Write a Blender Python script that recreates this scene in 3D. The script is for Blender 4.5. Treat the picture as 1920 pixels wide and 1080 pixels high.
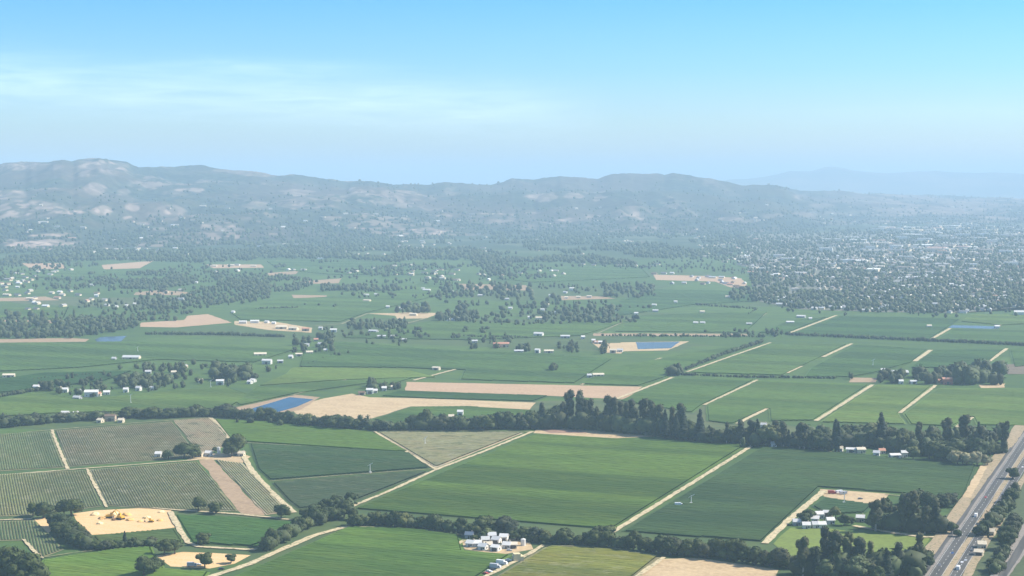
import bpy, bmesh, math, random
import numpy as np
from mathutils import Vector, Matrix, noise as mnoise
R = math.radians
for o in list(bpy.data.objects):
    bpy.data.objects.remove(o)
SC = bpy.context.scene
COL = SC.collection
rng = random.Random(7)
nr = np.random.default_rng(11)

# ------------------------------------------------------------------ camera
CAM_H = 280.0
F = 3200.0                     # focal length in pixels of the 1920 px wide photograph
HOR = 335.0                    # row of the horizon
PITCH = math.atan((540 - HOR) / F)
cam = bpy.data.cameras.new('camera')
cam.sensor_width = 36.0
cam.lens = 36.0 * F / 1920.0
cam.clip_start = 1.0
cam.clip_end = 300000.0
cam_o = bpy.data.objects.new('camera', cam)
COL.objects.link(cam_o)
cam_o.location = (0, 0, CAM_H)
cam_o.rotation_euler = (math.pi / 2 - PITCH, 0, 0)
SC.camera = cam_o

# ------------------------------------------------------------------ sky, sun, exposure
SUN_EL, SUN_AZ = R(40), R(76)          # azimuth clockwise from +Y: light comes from the right
W = bpy.data.worlds.new('World'); SC.world = W; W.use_nodes = True
wt = W.node_tree; wt.nodes.clear()
def wn(t, **k):
    n = wt.nodes.new(t)
    for a, b in k.items(): setattr(n, a, b)
    return n
sky = wn('ShaderNodeTexSky', sky_type='NISHITA', sun_disc=False, sun_elevation=SUN_EL, sun_rotation=SUN_AZ,
         altitude=300, air_density=1.0, dust_density=1.1, ozone_density=2.2)
hs = wn('ShaderNodeMix', data_type='RGBA', blend_type='MULTIPLY'); hs.inputs['Factor'].default_value = 1
wt.links.new(sky.outputs[0], hs.inputs['A'])
# thin cirrus: a cloud layer about 7 km up, seen along the view direction
tc = wn('ShaderNodeTexCoord'); sep = wn('ShaderNodeSeparateXYZ'); wt.links.new(tc.outputs['Generated'], sep.inputs[0])
def m(op, a, b=None, c=None, clamp=False):
    n = wn('ShaderNodeMath', operation=op); n.use_clamp = clamp
    for i, v in enumerate((a, b, c)):
        if v is None: continue
        if isinstance(v, (int, float)): n.inputs[i].default_value = v
        else: wt.links.new(v, n.inputs[i])
    return n.outputs[0]
az = m('ARCTAN2', sep.outputs[0], sep.outputs[1])           # radians right of +Y
el = m('ARCSINE', sep.outputs[2])
TINT = [(0.0, (1.08, 1.08, 1.12)), (0.10, (0.80, 1.02, 1.18)), (0.2, (0.50, 0.88, 1.28)), (0.33, (0.30, 0.76, 1.36)), (0.55, (0.42, 0.82, 1.28)), (1.0, (0.95, 0.98, 1.0))]   # colour of the air, horizon to overhead
tr_ = wn('ShaderNodeValToRGB'); wt.links.new(m('MULTIPLY', el, 3.2, clamp=True), tr_.inputs[0])
for i_, (p_, c_) in enumerate(TINT):
    e_ = tr_.color_ramp.elements[0] if i_ == 0 else tr_.color_ramp.elements[-1] if i_ == len(TINT)-1 else tr_.color_ramp.elements.new(p_)
    e_.position = p_; e_.color = (c_[0]/1.4, c_[1]/1.4, c_[2]/1.4, 1)
wt.links.new(tr_.outputs[0], hs.inputs['B'])
def bump(v, c, w):                                          # soft bell round c
    t = m('DIVIDE', m('SUBTRACT', v, c), w)
    return m('POWER', 2.718, m('MULTIPLY', m('MULTIPLY', t, t), -1))
def pel(y): return math.atan((HOR - y) / F)
def paz(x): return math.atan((x - 960) / F)
cmb = wn('ShaderNodeCombineXYZ')
wt.links.new(m('MULTIPLY', az, 20), cmb.inputs[0]); wt.links.new(m('MULTIPLY', el, 190), cmb.inputs[1])
nz = wn('ShaderNodeTexNoise'); nz.inputs['Scale'].default_value = 1.0; nz.inputs['Detail'].default_value = 9
nz.inputs['Roughness'].default_value = 0.6; nz.inputs['Distortion'].default_value = 0.5
wt.links.new(cmb.outputs[0], nz.inputs['Vector'])
band1 = m('MULTIPLY', bump(el, pel(190), pel(160) - pel(205)), bump(az, paz(520), paz(1020) - paz(480)))
el2 = m('ADD', el, m('MULTIPLY', m('SUBTRACT', az, paz(600)), 0.05))
band1 = m('MULTIPLY', bump(el2, pel(192), pel(160) - pel(205)), m('MULTIPLY', m('SMOOTH_MIN', m('MULTIPLY', m('SUBTRACT', paz(1160), az), 14), 1.0, 0.3), 1.0, clamp=True))
band2 = m('MULTIPLY', bump(el, pel(128), pel(116) - pel(128)), bump(az, paz(500), paz(680) - paz(520)))
band3 = m('MULTIPLY', bump(el, pel(215), pel(195) - pel(215)), bump(az, paz(1800), paz(1150) - paz(860)))
bands = m('ADD', m('ADD', band1, m('MULTIPLY', band2, 0.6)), m('MULTIPLY', band3, 0.3))
cl = m('MULTIPLY', bands, m('MULTIPLY', m('SUBTRACT', nz.outputs[0], 0.16), 1.75, clamp=True))
cl = m('MULTIPLY', cl, 0.52, clamp=True)
mixc = wn('ShaderNodeMix', data_type='RGBA'); wt.links.new(cl, mixc.inputs['Factor'])
wt.links.new(hs.outputs['Result'], mixc.inputs['A'])
CLOUD = (5.0, 6.1, 6.7, 1)
mixc.inputs['B'].default_value = CLOUD
bg = wn('ShaderNodeBackground'); bg.inputs[1].default_value = 0.14
wt.links.new(mixc.outputs['Result'], bg.inputs[0])
wo = wn('ShaderNodeOutputWorld'); wt.links.new(bg.outputs[0], wo.inputs[0])

sun = bpy.data.lights.new('sun', 'SUN'); sun.energy = 4.8; sun.angle = R(0.5); sun.color = (1.0, 0.91, 0.78)
sun_o = bpy.data.objects.new('sun', sun); COL.objects.link(sun_o)
sd = Vector((math.sin(SUN_AZ) * math.cos(SUN_EL), math.cos(SUN_AZ) * math.cos(SUN_EL), math.sin(SUN_EL)))
sun_o.rotation_euler = sd.to_track_quat('Z', 'Y').to_euler()
sun_o.location = sd * 500
SC.view_settings.view_transform = 'Standard'; SC.view_settings.look = 'None'
SC.view_settings.exposure = 0.78; SC.view_settings.gamma = 1.0
SC.cycles.use_denoising = True
SC.cycles.max_bounces = 5; SC.cycles.diffuse_bounces = 2; SC.cycles.glossy_bounces = 2
SC.cycles.volume_bounces = 2; SC.cycles.transparent_max_bounces = 6
SC.cycles.sample_clamp_indirect = 4

# ------------------------------------------------------------------ helpers: pixels of the photograph -> places on the valley floor
cp, sp = math.cos(PITCH), math.sin(PITCH)
def at(px, py, z=0.0):
    dx, dy, dz = (px - 960) / F, cp - (py - 540) / F * sp, -sp - (py - 540) / F * cp
    t = (z - CAM_H) / dz
    return Vector((dx * t, dy * t, z))
def slant(p): return math.sqrt(p[0] ** 2 + p[1] ** 2 + CAM_H ** 2)
def mpp(px, py):                 # metres per photograph pixel there
    return slant(at(px, py)) / F
def to_px(x, y, z):
    yy, zz = y, z - CAM_H
    depth = yy * cp - zz * sp
    up = yy * sp + zz * cp
    return 960 + F * x / depth, 540 - F * up / depth
GAZ = math.atan((2245 - 960) / F)                 # heading of the field grid and the highway
UAX = Vector((math.sin(GAZ), math.cos(GAZ), 0)); VAX = Vector((math.cos(GAZ), -math.sin(GAZ), 0))

def tag(o, label=None, cat=None, group=None, kind=None):
    if label: o['label'] = label
    if cat: o['category'] = cat
    if group: o['group'] = group
    if kind: o['kind'] = kind
    return o
def empty(name, loc, rz=0.0, sc=1.0):
    o = bpy.data.objects.new(name, None); COL.objects.link(o)
    o.location = loc; o.rotation_euler = (0, 0, rz); o.scale = (sc, sc, sc); o.empty_display_size = 1
    return o
def link_mesh(name, me, mats, parent=None):
    for x in (mats if isinstance(mats, (list, tuple)) else [mats]): me.materials.append(x)
    o = bpy.data.objects.new(name, me); COL.objects.link(o)
    if parent is not None: o.parent = parent
    return o
def pymesh(name, verts, faces, mats, parent=None, mi=None, smooth=False):
    me = bpy.data.meshes.new(name); me.from_pydata(verts, [], faces); me.update()
    if mi is not None: me.polygons.foreach_set('material_index', mi)
    if smooth: me.polygons.foreach_set('use_smooth', [True] * len(faces))
    return link_mesh(name, me, mats, parent)
def npmesh(name, V, T, mats, k=3, smooth=False):
    me = bpy.data.meshes.new(name)
    me.vertices.add(len(V)); me.vertices.foreach_set('co', V.astype(np.float32).ravel())
    me.loops.add(T.size); me.loops.foreach_set('vertex_index', T.astype(np.int32).ravel())
    me.polygons.add(len(T)); me.polygons.foreach_set('loop_start', np.arange(0, T.size, k, dtype=np.int32))
    me.polygons.foreach_set('loop_total', np.full(len(T), k, np.int32))
    if smooth: me.polygons.foreach_set('use_smooth', np.ones(len(T), bool))
    me.update(calc_edges=True)
    return link_mesh(name, me, mats)

class MB:
    def __init__(s): s.v = []; s.f = []
    def box(s, x0, x1, y0, y1, z0, z1, M=None):
        b = len(s.v)
        for z in (z0, z1):
            for x, y in ((x0, y0), (x1, y0), (x1, y1), (x0, y1)):
                p = Vector((x, y, z)); s.v.append(tuple(M @ p if M else p))
        s.f += [(b, b+3, b+2, b+1), (b+4, b+5, b+6, b+7), (b, b+1, b+5, b+4), (b+1, b+2, b+6, b+5), (b+2, b+3, b+7, b+6), (b+3, b, b+4, b+7)]
        return s
    def prof(s, pts, y0, y1):                     # outline in x,z pushed along y
        b = len(s.v); n = len(pts)
        for y in (y0, y1):
            for x, z in pts: s.v.append((x, y, z))
        s.f.append(tuple(b + i for i in range(n))); s.f.append(tuple(b + n + i for i in reversed(range(n))))
        for i in range(n):
            j = (i + 1) % n; s.f.append((b + j, b + i, b + n + i, b + n + j))
        return s
    def tube(s, p0, p1, r0, r1, n=8, cap=True):
        p0, p1 = Vector(p0), Vector(p1); d = (p1 - p0).normalized(); q = d.to_track_quat('Z', 'Y'); b = len(s.v)
        for p, r in ((p0, r0), (p1, r1)):
            for i in range(n):
                a = 2 * math.pi * i / n; s.v.append(tuple(p + q @ Vector((r * math.cos(a), r * math.sin(a), 0))))
        for i in range(n):
            j = (i + 1) % n; s.f.append((b + i, b + j, b + n + j, b + n + i))
        if cap: s.f.append(tuple(b + i for i in reversed(range(n)))); s.f.append(tuple(b + n + i for i in range(n)))
        return s
    def build(s, name, mat, parent=None): return pymesh(name, s.v, s.f, mat, parent)

# ------------------------------------------------------------------ materials
def mat_new(name, rough=0.9, spec=0.2):
    mt = bpy.data.materials.new(name); mt.use_nodes = True
    b = mt.node_tree.nodes['Principled BSDF']
    b.inputs['Roughness'].default_value = rough; b.inputs['Specular IOR Level'].default_value = spec
    return mt, mt.node_tree, b
def nd(t, typ, **k):
    n = t.nodes.new(typ)
    for a, b in k.items(): setattr(n, a, b)
    return n
def mixrgb(t, fac, a, b, blend='MIX'):
    n = nd(t, 'ShaderNodeMix', data_type='RGBA', blend_type=blend)
    for s, v in (('Factor', fac), ('A', a), ('B', b)):
        if hasattr(v, 'links'): t.links.new(v, n.inputs[s])
        elif s == 'Factor': n.inputs[s].default_value = v
        else: n.inputs[s].default_value = (*v[:3], 1)
    return n.outputs['Result']
def ramp(t, v, lo, hi):
    n = nd(t, 'ShaderNodeMapRange'); n.inputs['From Min'].default_value = lo; n.inputs['From Max'].default_value = hi
    n.interpolation_type = 'SMOOTHSTEP'; t.links.new(v, n.inputs['Value']); return n.outputs[0]
def pos_noise(t, sx, sy, detail=4, rot=0.0, rough=0.55, dist=0.0):
    g = nd(t, 'ShaderNodeNewGeometry'); mp = nd(t, 'ShaderNodeMapping', vector_type='POINT')
    r0 = nd(t, 'ShaderNodeVectorRotate', rotation_type='Z_AXIS'); r0.inputs['Angle'].default_value = rot
    t.links.new(g.outputs['Position'], r0.inputs['Vector']); t.links.new(r0.outputs[0], mp.inputs['Vector'])
    mp.inputs['Scale'].default_value = (sx, sy, (sx + sy) / 2)
    n = nd(t, 'ShaderNodeTexNoise'); n.inputs['Scale'].default_value = 1; n.inputs['Detail'].default_value = detail
    n.inputs['Roughness'].default_value = rough; n.inputs['Distortion'].default_value = dist
    t.links.new(mp.outputs[0], n.inputs['Vector']); return n.outputs[0]
def sc3(c, k): return tuple(min(1, x * k) for x in c[:3])

def soil_mat(name, c, c2=None, s=1/35.0, grassy=0.0):
    mt, t, b = mat_new(name)
    c2 = c2 or sc3(c, 0.72)
    a = mixrgb(t, ramp(t, pos_noise(t, s, s * 2.2, 6, GAZ), 0.3, 0.7), c, c2)
    a = mixrgb(t, ramp(t, pos_noise(t, s * 9, s * 9, 3), 0.35, 0.75), a, sc3(c, 1.15))
    if grassy: a = mixrgb(t, ramp(t, pos_noise(t, s * 4, s * 4, 5), 0.62 - grassy * 0.3, 0.75), a, (0.09, 0.12, 0.05))
    t.links.new(a, b.inputs['Base Color']); return mt
def vine_mats(name, c, streak=0.5, speck=0.0, rot=None, floor=None):
    """leaf material and the ground between the rows"""
    rot = GAZ if rot is None else rot
    out = []
    for k, base in enumerate((c, floor or sc3(c, 0.9))):
        mt, t, b = mat_new(name + (' leaves' if k == 0 else ' floor'), 0.8, 0.15)
        dark, lite = sc3(base, 1 - 0.28 * streak), (min(1, base[0] * (1 + .42 * streak)), base[1] * (1 + .26 * streak), base[2] * (1 + .12 * streak))
        a = mixrgb(t, ramp(t, pos_noise(t, 1/1500.0, 1/75.0, 2, rot, 0.5), 0.41, 0.59), dark, lite)
        a = mixrgb(t, mul(t, ramp(t, pos_noise(t, 1/70.0, 1/26.0, 5, rot, .65), 0.38, 0.70), 0.6), a, (base[0]*1.3, base[1]*0.95, base[2]*0.9))
        a = mixrgb(t, mul(t, ramp(t, pos_noise(t, 1/9.0, 1/5.0, 2, rot), 0.3, 0.7), 0.4), a, sc3(base, 0.58))
        a = mixrgb(t, mul(t, ramp(t, pos_noise(t, 1/150.0, 1/90.0, 5, rot, .6), 0.50, 0.68), 0.5), a, sc3(base, 0.66))
        if speck: a = mixrgb(t, mul(t, ramp(t, pos_noise(t, 1/13.0, 1/17.0, 4, rot, .75), 0.52, 0.66), speck), a, (0.38, 0.36, 0.24))
        if speck: a = mixrgb(t, mul(t, ramp(t, pos_noise(t, 1/16.0, 1/22.0, 4, rot+1, .75), 0.52, 0.66), speck), a, (0.07, 0.10, 0.045))
        t.links.new(a, b.inputs['Base Color']); out.append(mt)
    return out
def mul(t, v, k):
    n = nd(t, 'ShaderNodeMath', operation='MULTIPLY'); t.links.new(v, n.inputs[0]); n.inputs[1].default_value = k; return n.outputs[0]
def leaf_mat(name, c, var=0.6):
    mt, t, b = mat_new(name, 0.75, 0.25)
    g = nd(t, 'ShaderNodeNewGeometry'); oi = nd(t, 'ShaderNodeObjectInfo')
    a = mixrgb(t, g.outputs['Random Per Island'], sc3(c, 1 - var * .8), sc3(c, 1 + var))
    a = mixrgb(t, mul(t, oi.outputs['Random'], .75), a, (c[0] * 2.1, c[1] * 1.6, c[2] * 1.1))
    a = mixrgb(t, mul(t, ramp(t, pos_noise(t, 1/4.0, 1/4.0, 2), .3, .7), .5), a, sc3(c, 0.55))
    t.links.new(a, b.inputs['Base Color']); return mt
def flat_mat(name, c, rough=0.7, spec=0.3, dirt=0.25, metallic=0.0):
    mt, t, b = mat_new(name, rough, spec); b.inputs['Metallic'].default_value = metallic
    a = mixrgb(t, mul(t, ramp(t, pos_noise(t, 0.35, 0.35, 5), .4, .75), dirt), c, sc3(c, 0.6))
    t.links.new(a, b.inputs['Base Color']); return mt

M = {}
M['white_wall'] = flat_mat('white painted wall', (0.66, 0.64, 0.59))
M['cream_wall'] = flat_mat('cream wall', (0.66, 0.57, 0.42))
M['tan_wall'] = flat_mat('tan wall', (0.45, 0.36, 0.27))
M['grey_wall'] = flat_mat('grey wall', (0.36, 0.37, 0.38))
M['red_wall'] = flat_mat('red barn boards', (0.48, 0.17, 0.12))
M['white_roof'] = flat_mat('white metal roof', (0.70, 0.69, 0.66), 0.6, 0.3)
M['pale_roof'] = flat_mat('pale grey roof', (0.55, 0.56, 0.56), 0.6)
M['grey_roof'] = flat_mat('grey shingle roof', (0.20, 0.21, 0.23))
M['blue_roof'] = flat_mat('slate blue roof', (0.12, 0.16, 0.22), 0.5)
M['brown_roof'] = flat_mat('brown shingle roof', (0.20, 0.14, 0.10))
M['tile_roof'] = flat_mat('terracotta roof', (0.55, 0.28, 0.19))
M['cream_roof'] = flat_mat('cream roof', (0.68, 0.60, 0.46))
M['glass'] = flat_mat('window glass', (0.05, 0.07, 0.09), 0.1, 0.6, 0)
M['door'] = flat_mat('door paint', (0.12, 0.10, 0.09))
M['bark'] = flat_mat('bark', (0.10, 0.08, 0.06), 0.95, 0.1, 0.6)
M['pale_bark'] = flat_mat('pale bark', (0.34, 0.30, 0.25), 0.9, 0.1, 0.5)
M['oak'] = leaf_mat('oak leaves', (0.040, 0.064, 0.020))
M['willow'] = leaf_mat('pale green leaves', (0.085, 0.115, 0.045))
M['euc'] = leaf_mat('eucalyptus leaves', (0.048, 0.064, 0.034))
M['conifer'] = leaf_mat('conifer needles', (0.018, 0.036, 0.024))
M['olive'] = leaf_mat('silvery leaves', (0.22, 0.23, 0.14))
M['far'] = leaf_mat('distant leaves', (0.043, 0.064, 0.025), 0.9)
M['hedge'] = leaf_mat('hedge leaves', (0.030, 0.052, 0.028), 0.4)
M['tyre'] = flat_mat('tyre', (0.02, 0.02, 0.02), 0.8)
M['rim'] = flat_mat('rim metal', (0.5, 0.5, 0.5), 0.3, 0.5, 0, 0.8)
M['lamp'] = flat_mat('lamp glass', (0.8, 0.8, 0.75), 0.2, 0.5, 0)
M['lamp_red'] = flat_mat('tail lamp', (0.5, 0.03, 0.02), 0.3, 0.5, 0)
M['steel'] = flat_mat('galvanised steel', (0.70, 0.71, 0.70), 0.4, 0.5, 0.1, 0.2)
M['yellow'] = flat_mat('yellow machine paint', (0.75, 0.42, 0.04), 0.4, 0.4, 0.3)
M['orange'] = flat_mat('orange plastic', (0.72, 0.30, 0.06), 0.5)
M['straw'] = flat_mat('straw', (0.68, 0.58, 0.36), 0.95, 0.1)
for n_, c_ in (('white', (.8, .8, .8)), ('silver', (.5, .51, .53)), ('black', (.02, .02, .025)), ('red', (.4, .04, .03)), ('blue', (.05, .1, .25)), ('grey', (.18, .18, .19))):
    M['car_' + n_] = flat_mat(n_ + ' car paint', c_, 0.3, 0.5, 0.1)

# ------------------------------------------------------------------ noise for terrain (numpy value noise)
def vnoise(x, y, seed=0):
    xi, yi = np.floor(x).astype(np.int64), np.floor(y).astype(np.int64); fx, fy = x - xi, y - yi
    fx, fy = fx*fx*(3-2*fx), fy*fy*(3-2*fy)
    def h(a, b):
        n = (a * 374761393 + b * 668265263 + seed * 974711) & 0x7fffffff
        n = ((n ^ (n >> 13)) * 1274126177) & 0x7fffffff
        return ((n ^ (n >> 16)) & 0xffff) / 65535.0
    return (h(xi, yi)*(1-fx)+h(xi+1, yi)*fx)*(1-fy) + (h(xi, yi+1)*(1-fx)+h(xi+1, yi+1)*fx)*fy
def fbm(x, y, o=5, seed=0, ridged=False):
    s = np.zeros_like(x, dtype=float); a, tot = 0.5, 0
    for k in range(o):
        n = vnoise(x * 2**k + 17.3*k, y * 2**k - 9.1*k, seed + k)
        if ridged: n = 1 - np.abs(2*n - 1)
        s += a*n; tot += a; a *= 0.5
    return s / tot

# ------------------------------------------------------------------ ground, hills, far mountains
def ground_mat():
    mt, t, b = mat_new('valley floor', 0.95, 0.1)
    g = nd(t, 'ShaderNodeNewGeometry'); r0 = nd(t, 'ShaderNodeVectorRotate', rotation_type='Z_AXIS'); r0.inputs['Angle'].default_value = GAZ
    t.links.new(g.outputs['Position'], r0.inputs['Vector'])
    mp = nd(t, 'ShaderNodeMapping'); mp.inputs['Scale'].default_value = (1/420.0, 1/260.0, 0); t.links.new(r0.outputs[0], mp.inputs['Vector'])
    vo = nd(t, 'ShaderNodeTexVoronoi', voronoi_dimensions='2D', distance='CHEBYCHEV'); vo.inputs['Scale'].default_value = 1
    vo.inputs['Randomness'].default_value = 0.8
    t.links.new(mp.outputs[0], vo.inputs['Vector'])
    sp_ = nd(t, 'ShaderNodeSeparateColor'); t.links.new(vo.outputs['Color'], sp_.inputs[0])
    a = mixrgb(t, sp_.outputs[0], (0.066, 0.116, 0.032), (0.090, 0.150, 0.038))
    a = mixrgb(t, ramp(t, sp_.outputs[1], 0.80, 0.86), a, (0.085, 0.120, 0.045))
    a = mixrgb(t, ramp(t, sp_.outputs[2], 0.985, 0.99), a, (0.11, 0.13, 0.06))
    a = mixrgb(t, mul(t, ramp(t, pos_noise(t, 1/60.0, 1/30.0, 6, GAZ), .35, .7), .6), a, (0.045, 0.085, 0.040))
    # far from here the floor is wooded suburbs and grass, coarser and darker
    sx = nd(t, 'ShaderNodeSeparateXYZ'); t.links.new(g.outputs['Position'], sx.inputs[0])
    far = ramp(t, sx.outputs[1], 5200, 7500)
    fc = mixrgb(t, ramp(t, pos_noise(t, 1/260.0, 1/420.0, 7), .45, .62), (0.040, 0.062, 0.034), (0.10, 0.12, 0.07))
    fc = mixrgb(t, ramp(t, pos_noise(t, 1/150.0, 1/380.0, 5), .66, .72), fc, (0.30, 0.25, 0.19))
    a = mixrgb(t, far, a, fc)
    t.links.new(a, b.inputs['Base Color']); return mt
S = 85000.0
xs = [-S, -30000, -8000, -3000, 0, 3000, 8000, 30000, S]; ys = [-3000, 0, 1500, 3000, 6000, 12000, 30000, S]
gv = [(x, y, 0.0) for y in ys for x in xs]; nx = len(xs)
gf = [(j*nx+i, j*nx+i+1, (j+1)*nx+i+1, (j+1)*nx+i) for j in range(len(ys)-1) for i in range(nx-1)]
tag(pymesh('ground', gv, gf, ground_mat()), 'flat green valley floor running back to the hazy hills', 'ground', kind='structure')

SKYL = [(-900,318),(-400,300),(-150,312),(0,310),(30,305),(100,303),(180,298),(240,303),(262,313),(330,312),(380,311),(430,317),(480,320),(510,328),(560,329),(600,332),(640,338),(700,340),(740,346),(800,345),(830,341),(870,344),(920,345),(960,336),(1000,335),(1050,329),(1080,332),(1120,333),(1150,325),(1180,323),(1230,325),(1245,328),(1262,324),(1290,326),(1340,336),(1380,345),(1420,346),(1460,348),(1500,355),(1600,359),(1700,363),(1800,367),(1920,370),(2300,360),(2900,350)]
PATCH = [  # pale clearings on the slopes: x, y, half width, half height, strength (photograph pixels)
 (175,355,22,12,.8),(230,360,14,6,.6),(190,395,20,10,.9),(130,400,12,3,.9),(150,397,9,3,.8),(250,388,16,8,.7),(355,357,24,3,1),(320,395,34,12,.45),(265,418,16,3,1),(235,408,8,3,.7),
 (90,440,42,4,1),(100,455,50,5,.9),(40,458,40,3,.8),(100,470,22,5,.8),(480,385,28,8,.5),(560,362,30,6,.6),(550,385,30,6,.6),(620,410,16,4,1),(625,420,8,3,.7),(670,357,14,4,.9),(685,368,12,4,.6),
 (500,324,60,6,.6),(60,312,60,6,.5),(200,312,40,8,.5),(20,370,40,14,.5),(60,395,60,16,.35),(440,320,40,4,.5),
 (770,431,22,2,.8),(750,443,18,4,.9),(810,437,26,2.5,.9),(835,403,14,2.5,.8),(840,355,10,4,.4),(1015,370,30,8,.9),(1075,368,18,5,.8),(1125,372,14,6,.7),(905,400,10,2,.7),(950,402,16,2.5,.8),(1000,399,22,2.5,.8),
 (1065,411,24,4,1),(1110,406,18,4,.9),(1195,404,22,8,.5),(1160,410,10,4,.7),(1215,425,30,3,.5),(1375,411,28,4,1),(1410,415,22,3,.9),(1450,405,20,4,.5),(1130,345,8,3,.4),
 (1500,368,14,4,.4),(1545,385,26,5,.4),(1510,402,22,6,.5),(1620,372,50,5,.4),(1700,391,30,4,.5),(1790,386,26,4,.5),(1620,395,20,3,.4),(1720,375,40,4,.4),(1850,385,40,6,.4),(1560,400,60,4,.3),
 (300,430,20,3,.5),(440,424,14,3,.7),(300,443,30,2,.5),(520,440,20,2,.5)]
def hills():
    px = np.arange(-900, 2900, 3.0); A = np.arctan((px - 960) / F)
    rb = np.interp(px, [-900, 0, 500, 900, 1200, 1450, 1600, 2900], [6600, 6700, 7300, 8300, 8600, 9000, 10500, 11500])
    wd = np.interp(px, [-900, 0, 700, 1400, 1700, 2900], [4600, 4300, 3400, 3800, 5500, 6500])
    n = 420; tt = np.linspace(0, 1.5, n)
    Rr = rb[None, :] + tt[:, None] * wd[None, :]
    X = Rr * np.sin(A)[None, :]; Y = Rr * np.cos(A)[None, :]
    T = tt[:, None] * np.ones_like(X)
    env = np.clip(T, 0, 1); env = env ** 1.25 * (1 - 0.45 * np.clip((T - 1) / .5, 0, 1) ** 2)
    rn = fbm(X/1700, Y/2300, 5, 3, True); n2 = fbm(X/520, Y/620, 4, 8)
    h0 = env * (0.30 + 0.95 * rn) + np.minimum(T * 3, 1) * (n2 - .45) * 0.13 + 0.16 * np.clip(T*2, 0, 1) * fbm(X/900, Y/900, 3, 21, True) * (1 - .4 * T)
    wp = fbm(X/800, Y/800, 3, 41) * 2.2; spur = fbm(X/420 + wp, Y/1900 + wp*.3, 4, 43, True); h0 += (spur - .55) * .42 * np.clip(T*3, 0, 1) * np.clip(1.15 - T, .12, 1)
    tgt = np.interp(px, [p[0] for p in SKYL], [p[1] for p in SKYL])
    tgt = tgt - (fbm(px/46.0, px*0+2.5, 4, 93) - .5) * 7 + (fbm(px/14.0, px*0+5.5, 3, 97) - .5) * 1.6
    want = (HOR - tgt) / F                           # tangent above the level line through the camera
    lo, hi = np.zeros_like(px), np.full_like(px, 1600.0)
    for _ in range(40):
        mid = (lo + hi) / 2; mx = ((mid[None, :] * h0 - 3 - CAM_H) / Rr).max(0)
        lo = np.where(mx < want, mid, lo); hi = np.where(mx >= want, mid, hi)
    s = (lo + hi) / 2
    Z = s[None, :] * h0 - 3
    Z += np.minimum(T*4, 1) * (fbm(X/110, Y/110, 4, 31) - .5) * 16 - 3
    V = np.stack([X, Y, Z], -1).reshape(-1, 3); w = len(px)
    i, j = np.meshgrid(np.arange(w-1), np.arange(n-1)); q = (j*w+i).ravel()
    Tq = np.stack([q, q+1, q+w+1, q+w], 1)
    PX, PY = to_px(X, Y, Z)
    jx = (fbm(X/80, Y/130, 5, 51) - .5) * 26; jy = (fbm(X/70, Y/140, 5, 61) - .5) * 11
    mask = np.zeros_like(PX); brk = np.clip((fbm(X/34, Y/60, 4, 91) - .44) * 8, 0, 1)
    for (x, y, a, b, k) in PATCH:
        d = ((PX + jx - x) / a) ** 2 + ((PY + jy - y) / b) ** 2
        mask = np.maximum(mask, k * np.clip((1.2 - d) * 2, 0, 1) * (.45 + .55*brk))
    mask += 0.6 * brk * np.clip((fbm(X/330, Y/420, 5, 71) - .56) * 9, 0, 1) * np.clip(1.5 - PX / 1500, 0.25, 1)
    mask = np.maximum(mask, 0.75 * np.clip((PX - 1480) / 200, 0, 1) * np.clip((fbm(X/300, Y/400, 5, 77) - .44) * 6, 0, 1) * (.45 + .55*brk))
    mt, t, b = mat_new('wooded slopes', 0.95, 0.1)
    at_ = nd(t, 'ShaderNodeAttribute', attribute_name='clearing')
    tr = mixrgb(t, ramp(t, pos_noise(t, 1/45.0, 1/45.0, 5, 0, .7), .40, .60), (0.010, 0.020, 0.016), (0.050, 0.066, 0.040))
    tr = mixrgb(t, mul(t, ramp(t, pos_noise(t, 1/400.0, 1/400.0, 5), .45, .65), .7), tr, (0.070, 0.070, 0.048))
    tr = mixrgb(t, mul(t, ramp(t, pos_noise(t, 1/1500.0, 1/1500.0, 5), .48, .62), .55), tr, (0.115, 0.080, 0.065))
    gr = mixrgb(t, ramp(t, pos_noise(t, 1/120.0, 1/120.0, 4), .35, .65), (0.46, 0.35, 0.29), (0.32, 0.24, 0.20))
    t.links.new(mixrgb(t, at_.outputs['Fac'], tr, gr), b.inputs['Base Color'])
    o = npmesh('hills', V, Tq, mt, 4, True)
    global HILL; HILL = (X, Y, Z, PX, PY, mask)
    at2 = o.data.attributes.new('clearing', 'FLOAT', 'POINT'); at2.data.foreach_set('value', np.clip(mask * .78, 0, 1).astype(np.float32).ravel())
    tag(o, 'long wooded ridge with pale clearings along the horizon', 'hills', kind='structure')
hills()
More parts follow.
